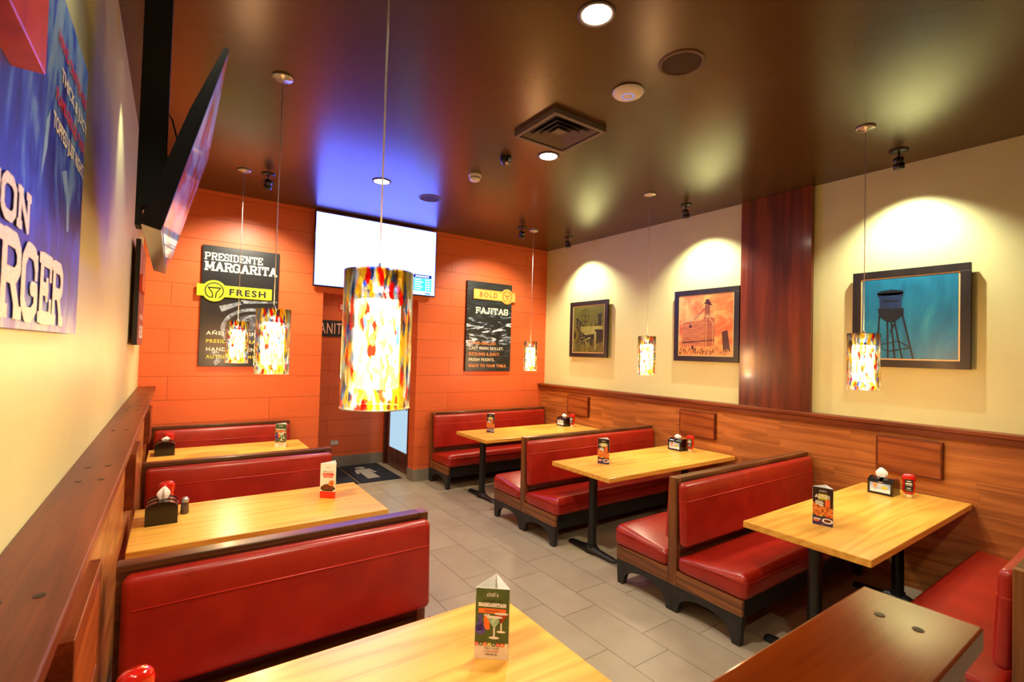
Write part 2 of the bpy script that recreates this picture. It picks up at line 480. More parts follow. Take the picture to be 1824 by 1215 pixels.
def thing(name, label, cat, loc=(0, 0, 0), rotz=0, group=None, mw=None):
    o = bpy.data.objects.new(name, None)
    COL.objects.link(o)
    o.empty_display_size = .05
    o.matrix_world = mw if mw else Matrix.Translation(loc) @ Matrix.Rotation(rotz, 4, 'Z')
    o['label'] = label; o['category'] = cat
    if group: o['group'] = group
    return o
def tag(o, label, cat, group=None):
    o['label'] = label; o['category'] = cat
    if group: o['group'] = group
    return o
def struct(o):
    o['kind'] = 'structure'
    return o
def aim(o, target):
    o.rotation_euler = (Vector(target) - o.location).to_track_quat('-Z', 'Y').to_euler()
def spot(loc, target, power, size, blend, col=(1, .82, .58), rad=.03, name='lamp_light'):
    l = bpy.data.lights.new(name, 'SPOT')
    l.energy = power; l.color = col; l.spot_size = size; l.spot_blend = blend; l.shadow_soft_size = rad
    o = bpy.data.objects.new(name, l); COL.objects.link(o)
    o.location = loc; aim(o, target)
    return o
def point(loc, power, col=(1, .87, .58), rad=.04, name='lamp_bulb_light'):
    l = bpy.data.lights.new(name, 'POINT'); l.energy = power; l.color = col; l.shadow_soft_size = rad
    o = bpy.data.objects.new(name, l); COL.objects.link(o); o.location = loc
    return o

_tc = {}
def text_geo(s, size, spacing=1.0, bold=0.0, align='LEFT'):
    key = (s, size, spacing, bold, align)
    if key in _tc: return _tc[key]
    cu = bpy.data.curves.new('t', 'FONT')
    cu.body = s; cu.size = size; cu.space_character = spacing; cu.offset = bold; cu.align_x = align
    cu.resolution_u = 3
    o = bpy.data.objects.new('t', cu); COL.objects.link(o)
    bpy.context.view_layer.update()
    dg = bpy.context.evaluated_depsgraph_get()
    me = bpy.data.meshes.new_from_object(o.evaluated_get(dg))
    g = ([tuple(v.co) for v in me.vertices], [tuple(p.vertices) for p in me.polygons])
    bpy.data.objects.remove(o); bpy.data.curves.remove(cu); bpy.data.meshes.remove(me)
    _tc[key] = g
    return g
def put_text(mb, s, x, y, width=None, height=.1, z=.001, mi=0, bold=0, spacing=1.0, xs=None):
    """left edge x, baseline y; cap height `height`; stretched to `width` if given"""
    vs, fs = text_geo(s, 1.0, spacing, bold / max(height, 1e-3) * .7)
    x0 = min(v[0] for v in vs); x1 = max(v[0] for v in vs)
    k = height / .69
    kx = (width / (x1 - x0)) if width else k
    mb.add([((v[0] - x0) * kx + x, v[1] * k + y, z) for v in vs], fs, mi)
    return (x1 - x0) * kx

# slab-serif strokes on a unit grid: (polyline, serif at start, serif at end); serif h = horizontal slab, v = vertical slab
G = {
 'P': (1, [([(0.2, 0), (0.2, 1)], 'h', 'h'), ([(0.2, 1), (.7, 1), (.88, .86), (.88, .62), (.7, .48), (.2, .48)], 0, 0)]),
 'R': (1, [([(0.2, 0), (0.2, 1)], 'h', 'h'), ([(0.2, 1), (.7, 1), (.88, .86), (.88, .62), (.7, .5), (.2, .5)], 0, 0), ([(.55, .5), (.9, 0)], 0, 'h')]),
 'B': (1, [([(0.2, 0), (0.2, 1)], 'h', 'h'), ([(0.2, 1), (.7, 1), (.85, .88), (.85, .66), (.7, .53), (.2, .53)], 0, 0), ([(.7, .53), (.92, .4), (.92, .14), (.72, 0), (.2, 0)], 0, 0)]),
 'E': (.92, [([(0.2, 0), (0.2, 1)], 'h', 'h'), ([(.2, 1), (.85, 1)], 0, 'd'), ([(.2, .5), (.6, .5)], 0, 'v'), ([(.2, 0), (.88, 0)], 0, 'u')]),
 'F': (.9, [([(0.2, 0), (0.2, 1)], 'h', 'h'), ([(.2, 1), (.85, 1)], 0, 'd'), ([(.2, .5), (.6, .5)], 0, 'v')]),
 'S': (.85, [([(.8, .78), (.72, .96), (.5, 1), (.25, 1), (.1, .87), (.1, .68), (.25, .57), (.62, .44), (.78, .32), (.78, .13), (.62, 0), (.3, 0), (.12, .06), (.08, .26)], 'v', 'v')]),
 'I': (.5, [([(.25, 0), (.25, 1)], 'h', 'h')]),
 'J': (.7, [([(.5, 1), (.5, .15), (.36, 0), (.15, 0), (.05, .2)], 'h', 0)]),
 'D': (1, [([(0.2, 0), (0.2, 1)], 'h', 'h'), ([(.2, 1), (.62, 1), (.88, .78), (.88, .22), (.62, 0), (.2, 0)], 0, 0)]),
 'N': (1.05, [([(0.2, 0), (0.2, 1)], 'h', 'h'), ([(.2, 1), (.85, 0)], 0, 0), ([(.85, 0), (.85, 1)], 0, 'h')]),
 'T': (.95, [([(.47, 0), (.47, 1)], 'h', 0), ([(.08, 1), (.87, 1)], 'd', 'd')]),
 'M': (1.25, [([(0.2, 0), (0.2, 1)], 'h', 'h'), ([(.2, 1), (.62, .25), (1.05, 1)], 0, 0), ([(1.05, 0), (1.05, 1)], 'h', 'h')]),
 'A': (1.05, [([(.15, 0), (.5, 1)], 'h', 0), ([(.56, 1), (.92, 0)], 0, 'h'), ([(.28, .33), (.78, .33)], 0, 0)]),
 'G': (1, [([(.85, .78), (.72, .97), (.5, 1), (.3, 1), (.1, .8), (.1, .2), (.3, 0), (.62, 0), (.86, .14), (.86, .42), (.6, .42)], 'v', 0)]),
 'C': (.95, [([(.85, .75), (.72, .97), (.5, 1), (.3, 1), (.1, .8), (.1, .2), (.3, 0), (.6, 0), (.85, .22)], 'v', 0)]),
 'O': (1, [([(.3, 0), (.1, .2), (.1, .8), (.3, 1), (.7, 1), (.9, .8), (.9, .2), (.7, 0), (.3, 0)], 0, 0)]),
 'U': (1.05, [([(.2, 1), (.2, .2), (.4, 0), (.68, 0), (.88, .2), (.88, 1)], 'h', 'h')]),
 '!': (.4, [([(.2, .35), (.2, 1)], 0, 0), ([(.2, 0), (.2, .1)], 0, 0)]),
 ' ': (.5, []),
}
def slab(mb, s, x, y, width, height, z=.001, mi=0, wt=.2, gap=.1):
    z0 = z; cnt = 0
    tot = sum(G[c][0] for c in s) + gap * (len(s) - 1)
    kx = width / tot
    w = wt * height
    hh = height - w
    for c in s:
        adv, strokes = G[c]
        for pl, s0, s1 in strokes:
            P = [(x + a * kx, y + w / 2 + b * hh) for a, b in pl]
            for i in range(len(P) - 1):
                cnt += 1; mb.seg(P[i], P[i + 1], w, z0 + cnt * 8e-6, mi)
            for p in P: cnt += 1; mb.disc(p, w / 2, z0 + cnt * 8e-6, mi, 8)
            for p, k in ((P[0], s0), (P[-1], s1)):
                cnt += 1; z = z0 + cnt * 8e-6
                if k == 'h': mb.flat([(p[0] - w * .95, p[1] - w * .4), (p[0] + w * .95, p[1] - w * .4), (p[0] + w * .95, p[1] + w * .4), (p[0] - w * .95, p[1] + w * .4)], z, mi)
                if k in ('v', 'd', 'u'):
                    a, b = {'v': (-.9, .9), 'd': (-1.5, .5), 'u': (-.5, 1.5)}[k]
                    mb.flat([(p[0] - w * .35, p[1] + w * a), (p[0] + w * .35, p[1] + w * a), (p[0] + w * .35, p[1] + w * b), (p[0] - w * .35, p[1] + w * b)], z, mi)
        x += (adv + gap) * kx

# ------------------------------------------------------------------ the room
YF = -3.0
def room():
    struct(MB().box(XW - .12, XR + .12, YF - .1, YB + 1.6, -.1, 0).build('floor', 'floor'))
    struct(MB().box(XW - .12, XR + .12, YF - .1, YB + .2, ZC, ZC + .1).build('ceiling', 'ceiling'))
    struct(MB().box(XW - .12, XW, YF, YB, 0, ZC).build('wall_left', 'cream_l'))
    struct(MB().box(XR, XR + .12, YF, YB, 0, ZC).build('wall_right', 'cream'))
    struct(MB().box(XW - .12, XR + .12, YF - .1, YF, 0, ZC).build('wall_front', 'cream'))
    b = MB()
    b.box(XW - .12, N0, YB, YB + .2, 0, ZC); b.box(N1, XR + .12, YB, YB + .2, 0, ZC); b.box(N0, N1, YB, YB + .2, NH, ZC)
    struct(b.build('wall_back', 'orange'))
    b = MB(); b.box(N0 - .2, N1 + .3, YN, YN + .1, 0, 2.95)
    struct(b.build('wall_niche', 'orange'))
    b = MB(); b.box(N0 - .12, N0, YB + .2, YN, 0, 2.95)
    b.box(N1 + .05, N1 + .15, YB + .2, YN, 2.16, 2.95); b.box(N1 + .05, N1 + .15, YB + .2, YB + .235, 0, 2.16); b.box(N1 + .05, N1 + .15, 7.66, YN, 0, 2.16)
    struct(b.build('wall_niche_side', 'orange'))
    struct(MB().box(N0 - .12, N1 + .15, YB + .2, YN + .1, 2.95, 3.0).build('ceiling_niche', 'cream'))
    # grey tile base
    b = MB()
    b.box(N0, N1 + .05, YN - .012, YN, 0, .165, .002); b.box(N1, XR, YB - .012, YB, 0, .165, .002)
    b.box(N1 - .012, N1, YB - .012, YB + .2, 0, .165, .002)
    b.box(XW + .1, N0, YB - .012, YB, 0, .165, .002); b.box(N0, N0 + .012, YB - .012, YN - .013, 0, .165, .002)
    struct(b.build('baseboard_back', 'base_tile'))
    # oak panelling under the ledges
    struct(MB().box(5.06, XR, YF, YB, 0, 1.3).build('wainscot_right', 'panel'))
    struct(MB().box(XW, -.19, YF, YB, 0, 1.34).build('wainscot_left', 'panel'))
    def ledge(name, x0, x1, zt, edge, sgn, bolts):
        r = struct(MB().box(x0, x1, YF, YB - .002, zt - .032, zt, .004).build(name, 'ledge'))
        b = MB(); b.box(edge, edge + .022 * sgn, YF, YB - .002, zt - .085, zt - .032, .003)
        b.build('apron', 'ledge', r)
        for (x, y) in bolts:
            MB().cyl(.0095, zt - .002, zt + .0012, 14, mat=Matrix.Translation((x, y, 0))).build('bolt', 'bolt', r)
    lb = [(x, y) for y in (1.206, 2.115, 2.337, 3.251, 4.19, 4.41, 5.33) for x in (-.238, -.181)]
    ledge('trim_1', XW, -.134, 1.387, -.15, -1, lb)
    rb = [(x, y) for y in (1.6, 1.82, 3.85, 4.08) for x in (5.02, 5.08)]
    ledge('trim_2', 4.985, XR, 1.348, 5.005, 1, rb)
    # wood clad pilaster on the right wall
    struct(MB().box(XR - .055, XR, 2.21, 2.93, 1.348, ZC, .003).build('wall_pilaster', 'veneer'))
    # door in the niche
    xd = N1 + .05
    d = struct(MB().box(xd + .012, xd + .05, 6.68, 7.60, .01, .30, .003).build('door_1', 'door_wood'))
    b = MB(); b.box(xd + .012, xd + .05, 6.68, 6.78, .30, 2.06, .003); b.box(xd + .012, xd + .05, 7.50, 7.60, .30, 2.06, .003); b.box(xd + .012, xd + .05, 6.78, 7.50, 1.94, 2.06, .003)
    b.build('door_rail', 'door_wood', d)
    MB().box(xd + .026, xd + .036, 6.78, 7.50, .30, 1.94).build('glass_pane', 'frost', d, 'pale frosted glass')
    b = MB()
    b.box(xd - .02, xd + .06, 6.62, 6.675, 0, 2.13, .003); b.box(xd - .02, xd + .06, 7.605, 7.68, 0, 2.13, .003); b.box(xd - .02, xd + .06, 6.675, 7.605, 2.065, 2.13, .003)
    b.build('door_frame', 'door_wood', d)
    b = MB(); b.tube([(xd - .03, 6.73, .95), (xd - .03, 6.73, 1.25)], .01, 10); b.tube([(xd - .03, 6.73, .97), (xd + .014, 6.73, .97)], .007, 8); b.tube([(xd - .03, 6.73, 1.23), (xd + .014, 6.73, 1.23)], .007, 8)
    b.build('door_handle', 'grey_metal', d)
    # divider beside the camera
    r = struct(MB().box(XW, 1.255, .265, .425, 0, 1.305).build('wall_divider', 'panel'))
    MB().box(-.134, 1.283, .245, .442, 1.305, 1.35, .004).build('cap', 'ledge_x', r, 'dark cherry cap with two bolt holes')
    for (x, y) in ((1.164, .373), (1.163, .312), (.4, .373), (.4, .312)):
        MB().cyl(.009, 1.348, 1.3512, 16, mat=Matrix.Translation((x, y, 0))).build('bolt', 'bolt', r)
room()

# ------------------------------------------------------------------ wall plaques
def plaque(side, y0, y1, label):
    if side > 0: x0, x1, z0, z1 = 5.022, 5.06, .925, 1.222
    else: x0, x1, z0, z1 = -.19, -.146, .92, 1.225
    t = thing('wooden_plaque', label, 'wooden board', ((x0 + x1) / 2, (y0 + y1) / 2, z0), 0, 'wooden boards on the panelling')
    w = (y1 - y0) / 2; d = (x1 - x0) / 2
    MB().box(-d, d, -w + .012, w - .012, .012, z1 - z0 - .012, .002).build('board', 'plaque', t)
    b = MB()
    for a in (-w, w - .014): b.box(-d - .001, d + .001, a, a + .014, 0, z1 - z0, .002)
    for a in (0, z1 - z0 - .014): b.box(-d - .001, d + .001, -w + .014, w - .014, a, a + .014, .002)
    b.build('edge_trim', 'ledge', t)
plaque(1, 5.21, 5.66, 'dark wood board on right panelling behind the table nearest the orange wall')
plaque(1, 3.175, 3.64, 'dark wood board on right panelling behind the middle right table')
plaque(1, 1.205, 1.648, 'dark wood board on right panelling under the water tower picture')
plaque(-1, 1.35, 1.82, 'wood board on left panelling beside the nearest left table, seen edge-on')
plaque(-1, 3.40, 3.86, 'wood board on left panelling above the middle left table, seen edge-on')
plaque(-1, 5.55, 6.0, 'wood board on left panelling above the left table nearest the orange wall')

# ------------------------------------------------------------------ booths
def booth(x0, x1, y, sides, label, top=.965, cush=1.0):
    """aisle end x0, wall end x1; sides: list of +1 / -1 (direction the seat faces)"""
    s = 1 if x1 > x0 else -1
    L = abs(x1 - x0)
    t = thing('booth_bench', label, 'booth seat', (x0, y, 0), 0, 'red vinyl booth benches')
    X = lambda l: s * l
    ymin = -.545 if -1 in sides else -.04
    ymax = .545 if 1 in sides else .04
    MB().box(X(-.004), X(.046), -.037, .037, .19, top, .004).build('end_post', 'frame_z', t)
    MB().box(X(.046), X(L), -.03, .03, .12, top - .028).build('back_core', 'frame_wood', t)
    MB().box(X(.046), X(L), -.036, .036, top - .028, top, .004).build('top_cap', 'frame_wood', t)
    for k in sides:
        yy = lambda a: k * a
        sc = MB()
        slope = lambda P, h: [P[0], P[1], P[2] + k * P[1] / h[1] * .03 * max(0, P[2] / h[2])]
        sc.rbox(X(-.012), X(L - .005), yy(.04), yy(.565), .292, .436, .05, n=10, m=4, dome=.012, fn=slope)
        seat = sc.build('seat_cushion', 'vinyl', t)
        p = MB()
        zz = .412
        p.tube([(X(-.013), yy(.075), zz), (X(-.0135), yy(.3), zz + .004), (X(-.013), yy(.53), zz), (X(.02), yy(.566), zz), (X(L * .5), yy(.5675), zz + .002), (X(L - .05), yy(.566), zz)], .003, 6)
        p.build('piping', 'vinyl', seat)
        bc = MB()
        tilt = lambda P, h: [P[0], P[1] + k * (-P[2] / h[2]) * .012, P[2]]
        bc.rbox(X(.052) if k > 0 else X(-.0), X(L - .02), yy(.034), yy(.106), .478, top - .03, .034, n=8, m=4, fn=tilt)
        back = bc.build('back_cushion', 'vinyl', t)
        p = MB(); xe = .088 if k > 0 else .036
        p.tube([(X(xe), yy(.1015), .806), (X(L - .055), yy(.1015), .806)], .0035, 6)
        p.tube([(X(xe), yy(.1015), .806), (X(xe - .02), yy(.094), .806), (X(xe - .033), yy(.076), .806), (X(xe - .036), yy(.045), .806)], .003, 6)
        p.build('piping', 'piping', back)
        MB().box(X(-.002), X(.026), yy(.037), yy(.535), .192, .298, .003).build('side_rail', 'frame_y', t)
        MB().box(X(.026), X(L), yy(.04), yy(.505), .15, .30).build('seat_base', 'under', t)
    # black arched leg frames
    def legframe(l0, l1):
        H = .195
        b = MB()
        for k in sides:
            c0 = .045; a0, a1 = c0 + .012, .455; mid = (a0 + a1) / 2; rr = (a1 - a0) / 2
            poly = [(-.001, 0), (c0, 0), (a0, .05)]
            for i in range(0, 13):
                an = PI - PI * i / 12
                poly.append((mid + rr * math.cos(an), .05 + .095 * math.sin(an)))
            poly += [(.468, 0), (.52, 0), (.535, H), (-.001, H)]
            b.prism([(k * a, z) for a, z in poly], X(l0), X(l1), 'yz')
        if len(sides) == 1: b.box(X(l0), X(l1), -k * .04, 0, 0, H)
        return b
    legframe(.0, .045).build('leg_frame', 'iron', t)
    legframe(L - .12, L - .08).build('leg_frame', 'iron', t)
    return t
booth(3.045, 5.055, YB - .075, (-1,), 'red booth bench on the right, its back against the orange wall below the fajitas board')
booth(3.045, 5.055, 4.10, (-1, 1), 'red double booth bench on the right, between the far and middle right tables')
booth(3.045, 5.055, 2.245, (-1, 1), 'red double booth bench on the right, between the middle and nearest right tables')
booth(3.045, 5.055, .455, (1,), 'red booth bench cut by the right edge of the photo')
booth(1.175, -.15, YB - .06, (-1,), 'red booth bench on the left, its back against the orange wall')
booth(1.175, -.15, 4.455, (-1, 1), 'red double booth bench on the left, between the far and middle left tables')
booth(1.175, -.15, 2.485, (-1, 1), 'large red double booth bench at left front, behind the nearest table')

# ------------------------------------------------------------------ tables
def table(x0, x1, yc, w, label, poles):
    x1 = x1 * KT if x1 < 2 else 5.04
    x0 *= KT; yc *= KT; w *= KT
    t = thing('dining_table', label, 'table', ((x0 + x1) / 2, yc, 0), 0, 'honey wood tables')
    h = (x1 - x0) / 2; c = (x0 + x1) / 2
    b = MB().box(-h, h, -w / 2, w / 2, ZT - .042, ZT, .004)
    b.build('tabletop', 'table', t)
    for px in poles:
        x = px - c
        m = Matrix.Translation((x, 0, 0))
        MB().cyl(.04, .06, ZT - .058, 24, mat=m).build('pole', 'black', t)
        b = MB(); b.box(x - .03, x + .03, -.26, .26, ZT - .056, ZT - .042, .002); b.box(x - .11, x + .11, -.03, .03, ZT - .062, ZT - .056, .002)
        b.build('top_bracket', 'black', t)
        # cast foot: a bar with rounded raised middle and splayed ends
        b = MB()
        pts = [(-.30, .0, .018), (-.295, .026, .032), (-.27, .034, .038), (-.2, .038, .038), (-.09, .048, .040), (-.05, .06, .056), (0, .07, .064), (.05, .06, .056), (.09, .048, .040), (.2, .038, .038), (.27, .034, .038), (.295, .026, .032), (.30, .0, .018)]
        vs = []; fs = []; n = 10
        for (yy, zz, ww) in pts:
            for i in range(n):
                a = PI * i / (n - 1)
                vs.append((x + ww * math.cos(a), yy, .004 + zz * math.sin(a)))
        for k in range(len(pts) - 1):
            for i in range(n):
                j = (i + 1) % n
                fs.append((k * n + i, k * n + j, (k + 1) * n + j, (k + 1) * n + i))
        fs += [tuple(reversed(range(n))), tuple((len(pts) - 1) * n + i for i in range(n))]
        b.add(vs, fs, 0, True)
        for yy in (-.285, .285): b.cyl(.02, 0, .01, 12, mat=Matrix.Translation((x, yy, 0)))
        b.cyl(.05, .05, .075, 20, mat=m)
        b.build('foot', 'black', t)
    return t
TR = [5.50, 3.44, 1.44]
TL = [5.80, 3.62, 1.46]
table(3.215, 5.055, TR[0], .76, 'honey wood table on the right nearest the orange wall', (3.29, 4.69))
table(3.215, 5.055, TR[1], .79, 'honey wood table in the middle of the right row', (3.29, 4.69))
table(3.215, 5.055, TR[2], .74, 'honey wood table nearest the camera on the right, below the water tower picture', (3.29, 4.69))
table(-.165, 1.255, TL[0], .74, 'honey wood table on the left nearest the orange wall', (.525, ))
table(-.165, 1.255, TL[1], .79, 'honey wood table in the middle of the left row', (.525, ))
table(-.165, 1.255, TL[2], .76, 'honey wood table in the left foreground, cut by the bottom edge', (.525, ))

# ------------------------------------------------------------------ table-top things
def holder(x, y, face, label, zt=ZT):
    """face: +1 / -1 the x direction its picture card faces"""
    t = thing('napkin_holder', label, 'napkin holder', (x * KT, y * KT, zt), 0, 'black napkin holders on the tables')
    W, H, D = .078, .125, .085
    arch = [(-W, .0), (W, .0), (W, .095)] + [(W * math.cos(a), .095 + (H - .095) * 1.25 * math.sin(a)) for a in [PI * i / 12 for i in range(1, 12)]] + [(-W, .095)]
    for sy in (-1, 1):
        MB().prism([(a, b) for a, b in arch], sy * D, sy * (D - .007), 'xz').build('end_plate', 'plastic', t)
    b = MB(); b.box(-W, W, -D + .007, D - .007, 0, .012, .002)
    b.box(-W + .002, -W + .01, -D + .007, D - .007, .012, .10); b.box(W - .01, W - .002, -D + .007, D - .007, .012, .10)
    b.build('body', 'plastic', t)
    top = MB()
    n = 10
    vs = []; fs = []
    for k, (ya, yb) in enumerate(((-D + .007, -.012), (.012, D - .007))):
        base = len(vs)
        for i in range(n + 1):
            a = PI * .04 + PI * .92 * i / n
            vs += [(W * .97 * math.cos(a), ya, .095 + .032 * math.sin(a)), (W * .97 * math.cos(a), yb, .095 + .032 * math.sin(a))]
        for i in range(n): fs.append((base + 2 * i, base + 2 * i + 1, base + 2 * i + 3, base + 2 * i + 2))
    top.add(vs, fs, 0, True)
    top.build('lid', 'plastic', t, fixn=False)
    # card insert
    for s in (1, -1):
        fr = frame((s * (W + .0008), 0, 0), (0, s, 0), (0, 0, 1))
        c = MB()
        c.flat([(-D + .016, .018), (D - .016, .018), (D - .016, .09), (-D + .016, .09)], 0, 0)
        c.flat([(-D + .02, .022), (D - .02, .022), (D - .02, .045), (-D + .02, .038)], .0004, 1)
        c.flat([(-.055, .085), (-.012, .085), (-.028, .05), (-.036, .05)], .0004, 2)
        c.disc((.03, .06), .022, .0004, 3, 14, ry=.013)
        c.flat([(-.034, .05), (-.030, .05), (-.030, .03), (-.034, .03)], .0006, 2)
        o = c.build('picture_card', [CARD_B, 'paper', 'ink_orange', 'ink_yellow'], t, fixn=False)
        o.matrix_local = fr
    o = MB().box(W - .001, W + .002, -.012, .018, .096, .104, .001)
    o.build('badge', 'grey_metal', t) if face > 0 else MB().box(-W - .002, -W + .001, -.018, .012, .096, .104, .001).build('badge', 'grey_metal', t)
    return t
CARD_B = printm('pale blue card', [(.3, (120, 160, 205)), (.55, (190, 210, 225)), (.75, (235, 228, 210))], 18)

def napkin(x, y, z, h, rz, label, w=.034):
    x *= KT; y *= KT; z += ZT - .75
    b = MB()
    n, m = 20, 7
    vs = []; fs = []
    for k in range(m):
        v = k / (m - 1)
        rad = w * (.62 + .5 * math.sin(v * 2.2)) * (1 - v ** 2.5 * .86)
        for i in range(n):
            a = 2 * PI * i / n
            q = rad * (1 + .30 * math.cos(5 * a + v * 2) + .12 * math.cos(9 * a))
            vs.append((q * math.cos(a) + .25 * w * v, q * math.sin(a) * .55 - .2 * w * v, v * h))
    for k in range(m - 1):
        for i in range(n):
            j = (i + 1) % n
            fs.append((k * n + i, k * n + j, (k + 1) * n + j, (k + 1) * n + i))
    fs += [tuple(reversed(range(n))), tuple((m - 1) * n + i for i in range(n))]
    b.add(vs, fs, 0, False)
    o = b.build('paper_napkin', 'paper')
    o.matrix_world = Matrix.Translation((x, y, z)) @ Matrix.Rotation(rz, 4, 'Z')
    tag(o, label, 'napkin', 'napkins in the holders')

def ketchup(x, y, rz, label, face, zt=ZT):
    t = thing('ketchup_bottle', label, 'ketchup bottle', (x * KT, y * KT, zt), rz, 'ketchup bottles on the tables')
    MB().lathe([(0, 0), (.026, 0), (.027, .004), (.025, .024), (.022, .027), (0, .027)], 24).build('cap', 'cap', t)
    b = MB()
    secs = [(.014, .014, .024), (.024, .018, .030), (.036, .024, .040), (.041, .026, .055), (.040, .0255, .09), (.037, .024, .112), (.038, .024, .120), (.043, .027, .140), (.044, .0275, .158), (.038, .025, .176), (.026, .018, .185), (.0, .0, .187)]
    n = 28; vs = []; fs = []
    for (a, c, z) in secs:
        for i in range(n):
            q = 2 * PI * i / n
            e = .72
            vs.append((a * math.copysign(abs(math.cos(q)) ** e, math.cos(q)), c * math.copysign(abs(math.sin(q)) ** e, math.sin(q)), z))
    for k in range(len(secs) - 1):
        for i in range(n):
            j = (i + 1) % n
            fs.append((k * n + i, k * n + j, (k + 1) * n + j, (k + 1) * n + i))
    b.add(vs, fs, 0, True); b.build('bottle_body', 'ketchup', t)
    if face:
        lb = MB()
        lb.flat([(-.026, .052), (.026, .052), (.026, .145), (-.026, .145)], 0, 0)
        for (za, zb, wd) in ((.128, .134, .014), (.108, .118, .02), (.098, .101, .02), (.074, .08, .012), (.062, .064, .018)):
            lb.flat([(-wd, za), (wd, za), (wd, zb), (-wd, zb)], .0005, 1)
        o = lb.build('bottle_label', ['lbl_black', 'ink_white'], t, fixn=False)
        o.matrix_local = frame((0, -.0285, 0), (1, 0, 0), (0, 0, 1))

for (x, y, nm, kx, ky) in ((4.955, 5.64, 'far right table by the orange wall', 4.985, 5.50), (4.955, 3.595, 'middle right table', 4.985, 3.455), (4.945, 1.565, 'nearest right table', 4.985, 1.405)):
    holder(x, y, -1, 'black napkin holder on the ' + nm)
    napkin(x, y + .01, .8785, .075 if y < 2 else .045, PI / 2 + .2, 'white napkin in the holder on the ' + nm)
    ketchup(kx, ky, -PI / 2 + .25, 'red ketchup bottle on the ' + nm, 1)
for (x, y, nm, kx, ky) in ((-.03, 5.88, 'left table nearest the orange wall', .0, 6.02), (-.02, 3.70, 'middle left table', .0, 3.90)):
    holder(x, y, 1, 'black napkin holder on the ' + nm)
    napkin(x, y - .0, .8785, .075 if y < 5 else .04, .3, 'crumpled white napkin in the holder on the ' + nm, .03)
    ketchup(kx, ky, .2, 'red ketchup bottle behind the napkin holder on the ' + nm, 0)
holder(-.02, 1.40, 1, 'black napkin holder on the left foreground table')
ketchup(-.052, 1.70, .3, 'red ketchup bottle at the bottom left corner of the photo', 0)
# glass shaker behind the middle left holder
t = thing('pepper_shaker', 'small glass shaker with a dark metal top beside the middle left napkin holder', 'shaker', (.10 * KT, 3.79 * KT, ZT), 0)
MB().lathe([(0, 0), (.022, 0), (.024, .01), (.021, .06), (.019, .075)], 20).build('jar', plain('smoky glass', srgb(70, 50, 40), .08, coat=.6), t)
MB().lathe([(.021, .072), (.022, .088), (.014, .1), (0, .103)], 20).build('lid', 'grey_metal', t)

# table tents
def tent(x, y, rz, style, label, h=.241, w=.114):
    """the front face looks along local -Y"""
    t = thing('table_tent', label, 'table tent card', (x * KT, y * KT, ZT + .0005), rz, 'promotional tent cards')
    d = w * .95
    P = [(-w / 2, 0), (w / 2, 0), (0, d)]
    m = Matrix.Translation((0, -d / 3, 0))
    b = MB()
    for i in range(3):
        a, c = P[i], P[(i + 1) % 3]
        q = [(a[0], a[1] - d / 3), (c[0], c[1] - d / 3)]
        k = .0012
        ce = (0, 0)
        inn = [(p[0] * (1 - .025), p[1] * (1 - .025)) for p in q]
        b.prism([q[0], q[1], inn[1], inn[0]], 0, h, 'xy')
    b.build('card', 'paper', t)
    faces = [(Vector((-w / 2, -d / 3, 0)), Vector((w / 2, -d / 3, 0))), (Vector((w / 2, -d / 3, 0)), Vector((0, d * 2 / 3, 0))), (Vector((0, d * 2 / 3, 0)), Vector((-w / 2, -d / 3, 0)))]
    for (a, c) in faces:
        u = (c - a); L = u.length; mid = (a + c) / 2
        fr = frame(mid, u, (0, 0, 1))
        fr.translation = mid + fr.col[2].to_3d() * .0008
        o = draw_tent(style, L, h)
        o.parent = t
        o.matrix_local = fr
PG = printm('green card ink', [(.3, (62, 84, 44)), (.7, (78, 100, 54))], 30)
PCREAM = printm('cream card ink', [(.3, (236, 224, 205)), (.7, (244, 234, 220))], 20)
PBROWN = printm('dark brown card ink', [(.3, (36, 22, 16)), (.7, (58, 36, 24))], 30)
PFOOD = printm('grilled food print', [(.3, (120, 40, 10)), (.45, (206, 96, 30)), (.6, (240, 160, 80)), (.72, (250, 215, 170))], 60)
PMEAT = printm('roasted meat print', [(.3, (46, 18, 8)), (.5, (104, 46, 20)), (.7, (150, 80, 40))], 60)
PPURP = printm('purple bottle print', [(.3, (54, 30, 120)), (.6, (90, 70, 180)), (.75, (180, 190, 210))], 70)
PGLASS = printm('pale green drink print', [(.3, (120, 170, 140)), (.7, (190, 220, 190))], 60)
PREDD = printm('red drink print', [(.3, (120, 14, 8)), (.7, (190, 70, 40))], 60)
PREDI = printm('bright red ink', [(.3, (220, 40, 20)), (.7, (232, 56, 30))], 20)
PORAN = printm('bright orange ink', [(.3, (240, 100, 40)), (.7, (250, 130, 60))], 20)
PNAVY = printm('dark purple ink', [(.3, (44, 28, 84)), (.7, (60, 40, 104))], 20)
TM = [PG, PCREAM, PBROWN, PFOOD, PMEAT, PPURP, PGLASS, PREDD, PREDI, PORAN, PNAVY, 'ink_white', 'ink_black', 'ink_yellow']
